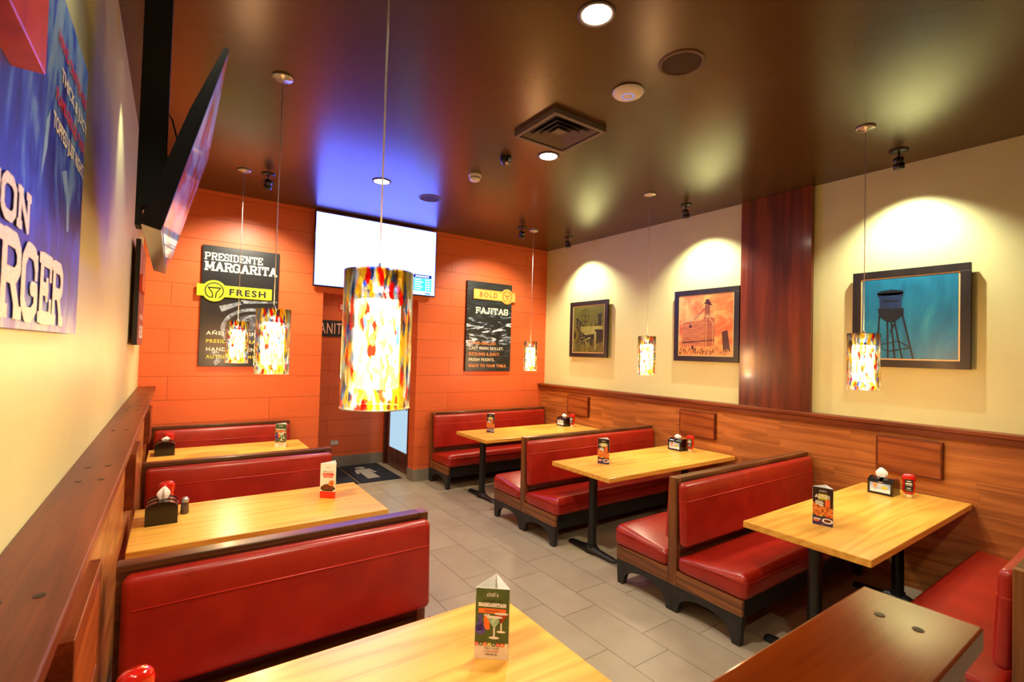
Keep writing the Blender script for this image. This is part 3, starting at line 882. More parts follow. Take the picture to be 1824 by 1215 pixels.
def draw_tent(style, w, h):
    b = MB(); W = w / 2 - .001
    rect = lambda x0, x1, y0, y1, z, mi: b.flat([(x0, y0), (x1, y0), (x1, y1), (x0, y1)], z, mi)
    def words(s, y, ht, width, mi, z=.0006):
        put_text(b, s, -width / 2, y, width, ht, z, mi, bold=.0)
    def glass(cx, cy, s, mi):
        b.flat([(cx - .024 * s, cy + .03 * s), (cx - .002 * s, cy), (cx + .002 * s, cy), (cx + .024 * s, cy + .03 * s)], .0009, mi)
        b.disc((cx, cy + .031 * s), .025 * s, .0010, 11, 14, ry=.004 * s)
        b.seg((cx, cy), (cx, cy - .028 * s), .005 * s, .0009, 11)
        b.disc((cx, cy - .03 * s), .016 * s, .0009, 11, 12, ry=.004 * s)
    if style == 'green':
        rect(-W, W, 0, h, 0, 1); rect(-W, W, .05, h - .001, .0003, 0)
        put_text(b, "chili's", -.02, h - .028, .04, .014, .0006, 11)
        put_text(b, '¡JUEVES DE', -.034, h - .048, .068, .010, .0006, 12)
        slab(b, 'MARGARITAS!', -.048, h - .063, .096, .0135, .0006, 11, .24)
        rect(-.048, .048, h - .085, h - .069, .0006, 9); words('DESDE', h - .08, .006, .05, 12, .0009)
        rect(-.052, -.03, .095, .125, .0006, 5); rect(-.047, -.036, .125, .15, .0006, 5); b.disc((-.04, .1), .018, .0006, 5, 14)
        rect(-.028, -.008, .10, .15, .0006, 9); rect(-.028, -.008, .147, .152, .0008, 11)
        glass(.032, .125, 1, 7); glass(.008, .108, 1.15, 6)
        for i in range(8):
            x = -W + .006 + i * (2 * W - .012) / 7.0
            rect(x - .006, x + .006, .044, .056, .0006, (8, 0, 9, 13, 0, 8, 9, 1)[i]); b.disc((x, .05), .003, .0008, 11, 8)
        words('AQUÍ Y AQUÍ', .034, .007, .05, 12); words('A CUALQUIER', .024, .0065, .05, 8); words('HORA DEL DÍA', .013, .007, .04, 12)
    elif style == 'white':
        rect(-W, W, 0, h, 0, 1); rect(-W, W, 0, .048, .0003, 8)
        put_text(b, "chili's", -.014, h - .03, .028, .010, .0006, 8)
        put_text(b, 'MIÉRCOLES DE', -.036, h - .062, .072, .010, .0006, 12)
        slab(b, 'MAR', -.04, h - .08, .036, .014, .0006, 8, .26); slab(b, 'GARITA', -.002, h - .08, .046, .014, .0006, 8, .26)
        rect(-.034, .034, h - .097, h - .084, .0006, 8); words('Y COSTILLAS', h - .094, .006, .055, 11, .0009)
        b.flat([(-.052, .062), (-.03, .05), (.03, .05), (.053, .066), (.053, .075), (-.05, .08)], .0006, 12)
        b.flat([(-.048, .068), (-.02, .058), (.035, .06), (.05, .078), (.02, .1), (-.02, .098), (-.046, .082)], .0009, 4)
        b.flat([(.002, .1), (.012, .088), (.04, .088), (.048, .104), (.046, .122), (.03, .126), (.012, .122)], .0011, 3)
    else:
        rect(-W, W, 0, h, 0, 2); rect(-W, W, 0, .052, .0003, 10)
        b.flat([(-W, .062), (W, .055), (W, .115), (-.01, .12), (-W, .145)], .0005, 3)
        rect(.012, .04, .12, .17, .0006, 9)
        put_text(b, "chili's", -.02, h - .028, .04, .013, .0006, 11)
        rect(-.026, .026, h - .078, h - .04, .0006, 13)
        slab(b, 'A', -.044, h - .067, .017, .02, .0009, 11, .22); put_text(b, 'LITAS', -.026, h - .067, .065, .02, .0009, 11, bold=.001)
        for i, wd in enumerate((.03, .036, .03)): rect(-.03 - wd / 3, -.03 + wd, h - .092 - i * .009, h - .086 - i * .009, .0007, 11)
        rect(-.02, .006, h - .118, h - .111, .0007, 11)
        for i in range(6): rect(-W + .004 + i * .018, -W + .016 + i * .018, .056, .066, .0008, (0, 9, 13, 0, 8, 9)[i])
        b.disc((.026, .032), .03, .0008, 11, 20, ry=.017); b.disc((.026, .033), .02, .0010, 4, 16, ry=.01)
        rect(-.05, -.012, .034, .042, .0008, 11); rect(-.05, -.018, .022, .031, .0008, 9); words('T&C', .006, .004, .02, 11)
    o = b.build('printed_panel', TM, None, fixn=False)
    return o
tent(.997, 1.500, R(-40), 'green', 'green margarita tent card standing on the left foreground table', w=.118)
tent(.985, 3.70, R(-40), 'white', 'white and red ribs tent card standing on the middle left table')
tent(1.015, 5.80, R(-32), 'green', 'green tent card on the left table nearest the orange wall')
tent(3.635, 1.485, R(-76), 'brown', 'dark brown tent card with wings on the nearest right table')
tent(3.63, 3.51, R(-60), 'brown', 'dark tent card on the middle right table')
tent(3.62, 5.62, R(-60), 'brown', 'dark tent card on the far right table near the orange wall')

# ------------------------------------------------------------------ pendants
def pendant(x, y, z0, label, h=.407, r=.101, power=8):
    t = thing('pendant_lamp', label, 'pendant lamp', (x, y, z0), 0, 'mosaic glass pendant lamps')
    zc = ZC - z0
    MB().lathe([(0, zc), (.062, zc), (.062, zc - .008), (.055, zc - .016), (.012, zc - .02), (.009, zc - .03), (0, zc - .03)], 32).build('canopy', 'grey_metal', t)
    MB().tube([(0, 0, zc - .02), (0, 0, h - .0)], .0028, 8).build('cord', 'cord', t)
    b = MB()
    b.lathe([(r, 0), (r, h)], 48); b.lathe([(r - .0045, h), (r - .0045, 0)], 48)
    b.lathe([(r, h), (r - .0045, h)], 48); b.lathe([(r - .0045, 0), (r, 0)], 48)
    b.lathe([(r - .0045, h - .004), (.014, h + .0)], 48)
    b.build('glass_shade', 'mosaic', t, fixn=False)
    MB().lathe([(r - .0055, -.001), (r + .001, -.001), (r + .001, .0025), (r - .0055, .0025), (r - .0055, -.001)], 48).build('rim', RIM, t)
    b = MB(); b.lathe([(0, h - .06), (.02, h - .06), (.022, h - .02), (.012, h + .008), (.006, h + .02), (0, h + .02)], 20)
    b.build('socket', 'grey_metal', t)
    b = MB(); b.lathe([(.0, h - .085), (.060, h - .085), (.066, h - .10), (.066, .062), (.062, .058), (.056, .058)], 32)
    b.build('inner_glass', 'diffuser', t, fixn=False)
    point((x, y, z0 + .02), power, rad=.045)
    return t
RIM = plain('clear glass rim', srgb(225, 225, 225), .1, var=.01)
pendant(.503, 1.43, 1.672, 'mosaic glass pendant in the foreground, largest of the lamps, in front of the television')
pendant(.515, 3.38, 1.672, 'mosaic glass pendant over the middle left table')
pendant(.512, 5.42, 1.672, 'mosaic glass pendant over the left table nearest the orange wall')
pendant(4.10, 5.42, 1.60, 'mosaic glass pendant in the back right corner beside the fajitas board', r=.092)
pendant(4.09, 3.38, 1.65, 'mosaic glass pendant over the middle right table, left of the barn picture', r=.092)
pendant(4.11, 1.43, 1.648, 'mosaic glass pendant in front of the water tower picture')

# ------------------------------------------------------------------ ceiling fittings
def downlight(x, y, label, power=60, visible=True):
    t = thing('recessed_light', label, 'recessed light', (x, y, ZC), 0, 'recessed ceiling downlights')
    MB().lathe([(.072, 0), (.095, 0), (.095, -.006), (.088, -.009), (.074, -.006), (.072, 0)], 36).build('trim_ring', 'vent', t)
    MB().lathe([(0, -.005), (.072, -.005), (.073, -.002)], 36).build('lens', 'lamp_white', t, fixn=False)
    spot((x, y, ZC - .02), (x, y, 0), power, R(125), .6, (1, .90, .68), .06)
downlight(1.694, 1.761, 'blazing recessed downlight at the top centre of the photo', 95)
downlight(2.624, 3.285, 'glowing recessed downlight beside the square air vent', 80)
downlight(1.697, 4.852, 'recessed downlight with a dark ring in front of the television, in the blue glow', 45)
spot((1.05, -.4, ZC - .02), (1.05, -.4, 0), 36, R(130), .6, (1, .90, .68), .06, 'unseen_light_behind')
spot((3.4, -.6, ZC - .02), (3.4, -.6, 0), 60, R(130), .6, (1, .90, .68), .06, 'unseen_light_behind')  # unseen fill light, added behind the camera
spot((2.2, 7.1, 2.93), (2.2, 7.1, 0), 14, R(130), .6, (1, .90, .68), .06, 'niche_downlight')

def ceil_speaker(x, y, r, label):
    t = thing('ceiling_speaker', label, 'ceiling speaker', (x, y, ZC), 0, 'round ceiling speakers')
    MB().lathe([(r * .82, -.002), (r * .84, -.008), (r * .97, -.006), (r, 0)], 40).build('rim', 'speaker_rim', t)
    MB().lathe([(0, -.0045), (r * .6, -.0045), (r * .83, -.003)], 40).build('grille', 'speaker_cloth', t)
ceil_speaker(2.38, 1.756, .135, 'large round brown ceiling speaker right of the bright downlight')
ceil_speaker(2.326, 5.034, .13, 'round brown ceiling speaker near the television')
t = thing('access_point', 'white domed disc with a faint blue ring on the ceiling', 'wireless access point', (2.372, 2.156, ZC))
MB().lathe([(.100, 0), (.102, -.006), (.092, -.02), (.06, -.03), (.03, -.034), (0, -.035)], 40).build('dome', 'white', t)
MB().lathe([(.034, -.0335), (.040, -.0333), (.041, -.0345), (.034, -.035)], 36).build('status_ring', 'led_blue', t)
MB().lathe([(.08, 0), (.104, -.001), (.104, -.004), (.1, -.006)], 36).build('mount_plate', 'black', t)
# air vent
t = thing('air_vent', 'square dark air vent with nested louvres on the ceiling', 'air vent', (2.375, 2.845, ZC))
b = MB()
a = .25
for (x0, x1, y0, y1) in ((-a, a, -a, -a + .03), (-a, a, a - .03, a), (-a, -a + .03, -a + .03, a - .03), (a - .03, a, -a + .03, a - .03)):
    b.box(x0, x1, y0, y1, -.04, 0, .002)
b.build('vent_frame', 'vent', t)
for k in range(4):
    s = .205 - k * .048
    b = MB()
    o_, i_ = s, s - .040
    vs = [(-o_, -o_, -.032), (o_, -o_, -.032), (o_, o_, -.032), (-o_, o_, -.032), (-i_, -i_, -.008), (i_, -i_, -.008), (i_, i_, -.008), (-i_, i_, -.008)]
    vs2 = [(v[0] * .995, v[1] * .995, v[2] + .003) for v in vs]
    fs = [(0, 1, 5, 4), (1, 2, 6, 5), (2, 3, 7, 6), (3, 0, 4, 7)]
    b.add(vs + vs2, fs + [tuple(8 + i for i in reversed(f)) for f in fs] + [(0, 8, 9, 1), (1, 9, 10, 2), (2, 10, 11, 3), (3, 11, 8, 0)])
    b.build('louvre', 'vent', t)
MB().box(-.05, .05, -.05, .05, -.02, -.014, .001).build('centre_plate', 'vent', t)
MB().box(-.22, .22, -.22, .22, -.004, 0).build('backing', 'under', t)
# camera dome
t = thing('security_camera', 'small black dome security camera left of the air vent', 'security camera', (2.347, 3.539, ZC))
MB().lathe([(.05, 0), (.052, -.02), (.048, -.03)], 28).build('mount', 'black', t)
MB().lathe([(.046, -.03)] + [(.046 * math.cos(q), -.03 - .046 * math.sin(q)) for q in [PI / 2 * i / 8 for i in range(1, 9)]], 28).build('dome', 'plastic', t)
b = MB(); b.cyl(.014, 0, .012, 18); o = b.build('lens', 'grey_metal', t); o.matrix_local = Matrix.Translation((-.012, -.03, -.06)) @ Matrix.Rotation(R(140), 4, 'X')
# smoke detector
t = thing('smoke_detector', 'white round smoke detector on the ceiling between the downlights', 'smoke detector', (2.357, 4.09, ZC))
MB().lathe([(.062, 0), (.062, -.018), (.055, -.022)], 32).build('base_ring', 'white', t)
MB().lathe([(.052, -.022), (.055, -.026), (.052, -.045), (.04, -.058), (0, -.06)], 32).build('sensor_head', 'white', t)
MB().lathe([(.0535, -.031), (.0545, -.031), (.0545, -.036), (.0525, -.036)], 32).build('slots', 'black', t)

def track(x, y, target, label, power, size=112, blend=.8):
    t = thing('spotlight', label, 'ceiling spotlight', (x, y, ZC), 0, 'black ceiling spotlights')
    MB().lathe([(0, 0), (.065, 0), (.062, -.01), (.02, -.013), (0, -.013)], 28).build('mount_plate', 'black', t)
    MB().tube([(0, 0, -.01), (0, 0, -.055)], .008, 8).build('stem', 'black', t)
    d = (Vector(target) - Vector((x, y, ZC - .11)))
    q = d.to_track_quat('-Z', 'Y').to_matrix().to_4x4()
    mm = Matrix.Translation((0, 0, -.11)) @ q
    b = MB(); b.lathe([(0, .052), (.03, .05), (.036, .035), (.036, .012), (.031, .008), (.031, .002), (.038, -.002), (.038, -.04), (.032, -.042), (.032, -.034)], 28, mat=mm)
    b.build('lamp_head', 'plastic', t)
    b = MB()
    for s in (-1, 1): b.tube([(0, 0, -.05), (s * .044, 0, -.066), (s * .044, 0, -.11)], .004, 6)
    b.build('yoke', 'black', t)
    b = MB(); b.lathe([(0, -.036), (.032, -.036)], 24, mat=mm); b.build('lens', 'lamp_dim', t, fixn=False)
    p = Vector((x, y, ZC - .11)) + d.normalized() * .06
    spot(p, target, power, R(size), blend, (1, .94, .70), .02)
track(4.759, 1.425, (XR - .06, 1.45, 2.2), 'black spotlight above the water tower picture', 66)
track(4.694, 3.368, (XR - .06, 3.36, 2.2), 'black spotlight above the orange barn picture', 66)
track(4.727, 5.402, (XR - .06, 5.3, 2.2), 'black spotlight above the green tractor picture', 66)
track(3.871, 5.383, (3.98, YB, 1.7), 'black spotlight on the ceiling left of the back corner pendant', 70)
track(.722, 5.384, (.6, YB, 1.7), 'black spotlight between the two left rear pendants', 90)
track(-.135, 3.38, (XW + .12, 3.95, 2.0), 'black spotlight behind the television pole on the left', 22, size=64)
track(.12, 1.43, (XW, 1.5, 2.2), 'black spotlight above the blue burger board', 18)

# ------------------------------------------------------------------ televisions
def back_tv():
    W, H = 1.645, .935
    t = thing('television', 'large wall television showing a bright white picture above the niche', 'television', mw=BACKF(2.205, 3.068))
    MB().box(-W / 2, W / 2, -H / 2, H / 2, .045, .09, .004).build('casing', 'screen_case', t)
    MB().box(-.35, .35, -.25, .25, 0, .045).build('wall_bracket', 'black', t)
    s = MB().flat([(-W / 2 + .012, -H / 2 + .018), (W / 2 - .012, -H / 2 + .018), (W / 2 - .012, H / 2 - .012), (-W / 2 + .012, H / 2 - .012)], .0915)
    sc = s.build('screen', 'tv_on', t, fixn=False)
    b = MB()
    x0, y0 = .49, -.405
    def rc(a, c, d, e, z, mi): b.flat([(a, d), (c, d), (c, e), (a, e)], z, mi)
    rc(x0, x0 + .27, y0 + .19, y0 + .235, .0921, 1); rc(x0, x0 + .18, y0 + .01, y0 + .185, .0921, 0); rc(x0 + .19, x0 + .27, y0 + .01, y0 + .185, .0921, 0)
    for i in range(5):
        for (a, wd) in ((x0 + .02, .09 + .03 * (i % 2)), (x0 + .2, .05)):
            rc(a, a + wd, y0 + .03 + i * .032, y0 + .042 + i * .032, .0925, 2)
    for i in range(9): rc(x0 + .03 + i * .023, x0 + .045 + i * .023, y0 + .203, y0 + .222, .0925, 2)
    b.seg((x0 + .17, y0 - .03), (x0 + .2, y0 - .01), .01, .0921, 3); rc(x0 + .19, x0 + .26, y0 - .035, y0 - .015, .0921, 3)
    b.build('score_panel', ['cyan', 'scr_navy', 'scr_white', 'scr_blue'], sc, fixn=False)
back_tv()
def side_tv():
    W, H = 1.24, .70
    mw = Matrix.Translation((.04, 2.61, 2.56)) @ Matrix.Rotation(.25, 4, 'Y') @ frame((0, 0, 0), (0, 1, 0), (0, 0, 1))
    t = thing('television', 'television on the left tilted down, seen from its edge', 'television', mw=mw)
    b = MB(); b.prism([(-H / 2, 0), (H / 2, 0), (H / 2, -.016), (H / 2 - .04, -.02), (.08, -.044), (-H / 2 + .03, -.06), (-H / 2, -.055)], -W / 2, W / 2, 'yz')
    b.build('casing', 'screen_case', t)
    MB().flat([(-W / 2 + .01, -H / 2 + .014), (W / 2 - .01, -H / 2 + .014), (W / 2 - .01, H / 2 - .01), (-W / 2 + .01, H / 2 - .01)], .0012).build('screen', 'tv_side', t, fixn=False)
    b = MB()
    for x in (-.45, -.1, .3): b.box(x, x + .16, -H / 2 + .0025, -H / 2 + .005, -.05, -.032)
    b.build('port', 'black', t)
    MB().box(-.2, .2, -.28, -.1, -.068, -.05).build('mounting_plate', 'black', t)
    t = thing('television_mount', 'black ceiling pole holding the tilted left television', 'television mount', (-.10, 2.61, 2.34))
    MB().box(-.05, .048, -.05, .05, .085, ZC - 2.34, .003).box(-.05, -.03, -.05, .05, 0, .085).build('pole', 'under', t)
    MB().box(-.06, .06, -.1, .1, ZC - 2.34 - .008, ZC - 2.34, .002).build('ceiling_plate', 'black', t)
    MB().box(.047, .10, -.03, .03, .28, .32, .002).build('bracket_arm', 'black', t)
    MB().tube([(.03, .06, .35), (.0, .09, .5), (.02, .14, .62), (.06, .16, .55), (.09, .13, .42), (.10, .1, .36)], .004, 6).build('cable', 'black', t)
side_tv()

# ------------------------------------------------------------------ boards on the walls
def board(mw, W, H, D, mats, name, label, cat, extra):
    t = thing(name, label, cat, mw=mw)
    MB().box(-W / 2, W / 2, -H / 2, H / 2, .004, D, .001).build('panel', 'ink_black', t)
    extra(t, D)
    return t
def lettering(t, name, mats, fn, label=None):
    b = MB(); fn(b)
    return b.build(name, mats, t, label, fixn=False)
def lines(t, mat, rows, z, label=None, name='lettering'):
    for kind, txt, x, y, wd, ht, wt, gp in rows:
        b = MB()
        if kind == 'slab': slab(b, txt, x, y, wd, ht, z, 0, wt, gp)
        else: put_text(b, txt, x, y, wd, ht, z, 0, wt, gp)
        b.build(name, mat, t, label, fixn=False)

PM = printm('margarita photo print', [(.3, (26, 26, 30)), (.62, (36, 32, 34)), (.8, (60, 42, 30))], 2.2)
PMIST = printm('grey glass print', [(.3, (60, 64, 74)), (.5, (120, 128, 142)), (.7, (170, 178, 190))], 14, (1, 1, 1), 0, .4, 1.5)
PMIST2 = printm('dark grey glass print', [(.3, (48, 50, 60)), (.6, (78, 82, 94)), (.8, (130, 136, 150))], 20, (1, 1, 1), 0, .4, 1.5)
def margarita(t, D):
    cx, cz = .62, 2.275
    def art(b):
        b.flat([(-.386, -.67), (.386, -.67), (.386, .67), (-.386, .67)], D + .0006, 0)
        # glass rim and lime in the lower middle
        b.disc((.13, -.25), .32, D + .0012, 1, 30, r0=.275, a0=R(70), a1=R(215), ry=.25)
        b.disc((.14, -.24), .22, D + .0013, 2, 30, ry=.17)
        b.disc((.16, -.19), .15, D + .0018, 1, 24, r0=.125, ry=.12)
        for a in range(0, 180, 30):
            q = R(a); b.seg((.16 - .13 * math.cos(q), -.19 - .1 * math.sin(q)), (.16 + .13 * math.cos(q), -.19 + .1 * math.sin(q)), .006, D + .0019, 1)
        b.seg((.0, .07), (.38, .09), .05, D + .0016, 1, .02); b.seg((-.2, -.03), (.02, .06), .07, D + .0016, 1, .03)
        b.disc((-.26, -.67 + .09), .09, D + .0012, 1, 16, r0=.04, a0=R(-70), a1=R(95))
    lettering(t, 'photo_print', [PM, PMIST, PMIST2], art)
    lines(t, 'ink_cream', [('slab', 'PRESIDENTE', .252 - cx, 2.785 - cz, .575, .085, .155, .1),
        ('slab', 'MARGARITA', .256 - cx, 2.665 - cz, .725, .105, .18, .1),
        ('text', 'AÑEJO TEQUILA,', .295 - cx, 1.955 - cz, .60, .038, .001, 1.2),
        ('text', 'HAND-SHAKEN.', .30 - cx, 1.775 - cz, .50, .038, .001, 1.2)], D + .003, None)
    lines(t, 'ink_yellow', [('text', 'PRESIDENTE BRANDY.', .297 - cx, 1.865 - cz, .64, .038, .001, 1.2),
        ('text', 'AUTHENTIC. SMOOTH.', .30 - cx, 1.690 - cz, .64, .038, .001, 1.2)], D + .003, 'yellow lettering')
    x0, x1, z0, z1 = .19 - cx, .935 - cx, 2.38 - cz, 2.51 - cz
    b = MB(); b.box(x0, x1, z0, z1, D, D + .02, .001); b.cyl(.118, D, D + .0195, 40, mat=Matrix.Translation((.355 - cx, 2.443 - cz, 0)))
    bd = b.build('badge', 'lime', t, 'lime green wooden badge')
    def w3(b):
        z = D + .0215
        c = (.355 - cx, 2.443 - cz)
        b.disc(c, .092, z, 0, 36, r0=.082, a0=R(-60), a1=R(240))
        b.seg((c[0] - .06, c[1] + .035), (c[0] + .06, c[1] + .035), .011, z, 0)
        b.seg((c[0] - .06, c[1] + .035), (c[0] - .018, c[1] - .025), .011, z, 0); b.seg((c[0] + .06, c[1] + .035), (c[0] + .018, c[1] - .025), .011, z, 0)
        b.seg((c[0] - .018, c[1] - .025), (c[0] - .014, c[1] - .075), .011, z, 0); b.seg((c[0] + .018, c[1] - .025), (c[0] + .014, c[1] - .08), .011, z, 0)
        b.seg((c[0] - .014, c[1] - .075), (c[0] - .045, c[1] - .072), .011, z, 0); b.seg((c[0] - .05, c[1] + .03), (c[0] + .045, c[1] + .03), .006, z, 0)
    lettering(bd, 'emblem', 'ink_black', w3)
    lines(bd, 'ink_black', [('text', 'FRESH', .50 - cx, 2.408 - cz, .37, .068, .003, 1.25)], D + .0215)
board(BACKF(.62, 2.275, YB - .001), .775, 1.345, .035, None, 'menu_board', 'black PRESIDENTE MARGARITA board with a lime green FRESH badge', 'sign board', margarita)

PFAJ = NT('fajita photo print')
def _faj():
    t = PFAJ
    c = t.coord(rot=(0, 0, R(-28)), scale=(3.2, 12, 1))
    n = t.noise(c, 1.25, 4, .6, 1.2)
    c2 = t.coord(); sep = t.n('SeparateXYZ'); t.l(c2, sep.inputs[0])
    msk = t.math('SUBTRACT', 1.0, t.math('MULTIPLY', t.math('ABSOLUTE', t.math('ADD', sep.outputs[1], .06)), 2.1))
    msk = t.math('MAXIMUM', msk, .16)
    v = t.math('MULTIPLY', t.math('SUBTRACT', n, .47), t.math('MULTIPLY', msk, 8))
    t.bsdf(t.ramp(v, [(0, srgb(22, 24, 26)), (.35, srgb(52, 62, 74)), (.7, srgb(150, 172, 200)), (1, srgb(214, 226, 240))]), .4)
_faj()
def fajitas(t, D):
    cx, cz = 3.99, 2.232
    lettering(t, 'photo_print', [PFAJ.m], lambda b: b.flat([(-.406, -.68), (.406, -.68), (.406, .68), (-.406, .68)], D + .0006, 0))
    lines(t, 'ink_cream', [('slab', 'FAJITAS', 3.735 - cx, 2.425 - cz, .59, .1, .2, .06),
        ('text', 'CAST IRON SKILLET.', 3.632 - cx, 1.878 - cz, .63, .042, .001, 1.1),
        ('text', "FRESH FIXIN'S.", 3.638 - cx, 1.705 - cz, .46, .042, .001, 1.1)], D + .003, None)
    lines(t, 'ink_orange', [('text', 'FLAME-GRILLED.', 3.629 - cx, 1.955 - cz, .5, .042, .001, 1.1),
        ('text', 'SIZZLING & JUICY.', 3.635 - cx, 1.79 - cz, .56, .042, .001, 1.1),
        ('text', 'RIGHT TO YOUR TABLE.', 3.641 - cx, 1.612 - cz, .68, .042, .001, 1.1)], D + .003, 'orange lettering')
    b = MB(); b.box(3.685 - cx, 4.447 - cx, 2.645 - cz, 2.795 - cz, D, D + .02, .001); b.cyl(.118, D, D + .0195, 40, mat=Matrix.Translation((4.295 - cx, 2.72 - cz, 0)))
    bd = b.build('badge', 'ochre', t, 'ochre wooden badge')
    def w3(b):
        z = D + .0215
        c = (4.295 - cx, 2.72 - cz)
        b.disc(c, .09, z, 0, 36, r0=.078, a0=R(-70), a1=R(80)); b.disc(c, .09, z, 0, 36, r0=.078, a0=R(100), a1=R(250))
        b.seg((c[0] - .03, c[1] + .01), (c[0] + .03, c[1] + .01), .016, z, 0)
        b.seg((c[0] - .03, c[1] + .01), (c[0] - .055, c[1] + .035), .011, z, 0); b.seg((c[0] + .03, c[1] + .01), (c[0] + .055, c[1] + .035), .011, z, 0)
        b.seg((c[0] - .025, c[1] + .01), (c[0] - .016, c[1] - .045), .008, z, 0); b.seg((c[0] + .025, c[1] + .01), (c[0] + .016, c[1] - .045), .008, z, 0)
        b.seg((c[0] - .016, c[1] - .045), (c[0] + .016, c[1] - .045), .012, z, 0)
    lettering(bd, 'emblem', 'ink_dkor', w3)
    lines(bd, 'ink_dkor', [('text', 'BOLD', 3.79 - cx, 2.685 - cz, .32, .07, .0025, 1.35)], D + .0215)
board(BACKF(3.99, 2.232, YB - .001), .815, 1.365, .035, None, 'menu_board', 'black BOLD FAJITAS board with an ochre badge right of the television', 'sign board', fajitas)

# blue burger board, left foreground
t_ = NT('blue smoke print')
def _blue():
    t = t_
    c = t.coord(scale=(3.2, 1.1, 1))
    n = t.noise(c, 2.4, 5, .6, 1.6)
    c2 = t.coord(); sep = t.n('SeparateXYZ'); t.l(c2, sep.inputs[0])
    up = t.math('MULTIPLY', t.math('ADD', sep.outputs[1], .02), .55)
    lo = t.math('MULTIPLY', t.math('MAXIMUM', t.math('SUBTRACT', -.24, sep.outputs[1]), 0), 2.2)
    v = t.math('ADD', n, t.math('ADD', up, lo))
    t.bsdf(t.ramp(v, [(.3, srgb(5, 8, 34)), (.46, srgb(18, 30, 140)), (.56, srgb(40, 70, 190)), (.66, srgb(84, 128, 196)), (.85, srgb(140, 168, 194))]), .42)
_blue()
def burger(t, D):
    cy, cz = 1.13, 2.283
    lettering(t, 'photo_print', [t_.m, printm('pale smoke print', [(.3, (80, 130, 210)), (.7, (150, 190, 240))], 8)], lambda b: (b.flat([(-.9, -.415), (.9, -.415), (.9, .415), (-.9, .415)], D + .0006, 0),
        b.flat([(.56, .0), (.62, .02), (.68, -.04), (.69, -.13), (.66, -.14), (.64, -.07)], D + .0012, 1), b.flat([(.36, .06), (.4, .1), (.38, -.0), (.33, -.08)], D + .0012, 1)))
    lines(t, 'ink_cream', [('slab', 'BACON', -.27, -.225, .52, .085, .24, .05),
        ('slab', 'BURGER', -.25, -.40, .88, .165, .19, .04),
        ('text', 'THICK & JUICY.', .49, .21, .42, .032, .001, 1.0),
        ('text', 'TOPPED JUST RIGHT.', .42, .07, .46, .036, .001, 1.0)], D + .003, None)
    lines(t, 'ink_red', [('text', 'HAND-CRAFTED BEEF', .44, .28, .44, .032, .001, 1.0),
        ('text', 'FLAME-GRILLED TASTE', .44, .14, .44, .032, .001, 1.0)], D + .003, 'red lettering')
    b = MB(); b.box(-.75, .075, .045, .2, D, D + .045, .002)
    b.build('badge', 'red_wood', t, 'red wooden badge')
board(LEFTF(1.13, 2.283, XW + .001), 1.80, .83, .035, None, 'menu_board', 'big blue burger board on the left wall in the foreground', 'sign board', burger)

PDRED = printm('dark red print', [(.3, (60, 20, 26)), (.5, (110, 44, 50)), (.7, (170, 110, 120))], 3, (1, 4, 1), .6)
def redboard(t, D):
    lettering(t, 'photo_print', [PDRED], lambda b: b.flat([(-.40, -.41), (.40, -.41), (.40, .41), (-.40, .41)], D + .0006, 0))
    lines(t, 'ink_cream', [('text', 'HANDCRAFTED', -.28, -.2, .5, .04, .001, 1.0),
        ('slab', 'RIBS', -.25, -.36, .5, .11, .22, .1)], D + .003, None)
    MB().box(-.42, .1, .02, .14, D, D + .02, .002).build('badge', 'red_wood', t, 'red wooden badge')
board(LEFTF(5.18, 2.24, XW + .02), .82, .83, .035, None, 'menu_board', 'dark red board at the far end of the left wall, seen edge-on', 'sign board', redboard)

# restroom sign, small exit sign, outlet in the niche
t = thing('hanging_sign', 'black SANITARIOS letter sign on the niche wall', 'sign', mw=BACKF(2.11, 2.14, YN - .001))
MB().box(-.42, .47, -.125, .125, 0, .015, .001).build('panel', 'ink_black', t)
lettering(t, 'lettering', [printm('peach letters', [(.3, (236, 168, 140)), (.7, (246, 188, 160))], 20)], lambda b: put_text(b, 'SANITARIOS', -.36, -.08, .80, .165, .0165, 0, .001, 1.15))
t = thing('exit_sign', 'small red sign with white marks above the restroom sign', 'sign', mw=BACKF(2.16, 2.485, YN - .001))
MB().box(-.07, .07, -.065, .065, 0, .012, .002).build('plate', PREDI, t)
def ex(b):
    b.flat([(-.05, .02), (-.01, .02), (-.01, .035), (-.05, .035)], .0125, 0); b.flat([(-.05, -.04), (.05, -.04), (.05, -.02), (-.05, -.02)], .0125, 0)
    b.flat([(-.045, -.01), (0, -.01), (0, .01), (-.045, .01)], .0125, 0); b.flat([(.005, 0), (.045, .025), (.045, -.012)], .0125, 0)
lettering(t, 'markings', 'ink_white', ex)
t = thing('wall_outlet', 'chrome double power outlet low on the niche wall', 'power outlet', mw=BACKF(2.095, .378, YN - .001))
MB().box(-.062, .062, -.038, .038, 0, .006, .002).build('cover_plate', 'grey_metal', t)
for sx in (-.026, .026):
    o = MB().box(sx - .018, sx + .018, -.02, .02, .006, .009, .002).build('socket', 'white', t)
    b = MB(); b.box(sx - .009, sx - .006, -.004, .012, .009, .0094); b.box(sx + .006, sx + .009, -.004, .012, .009, .0094); b.box(sx - .003, sx + .003, -.014, -.009, .009, .0094)
    b.build('slot', 'black', o)

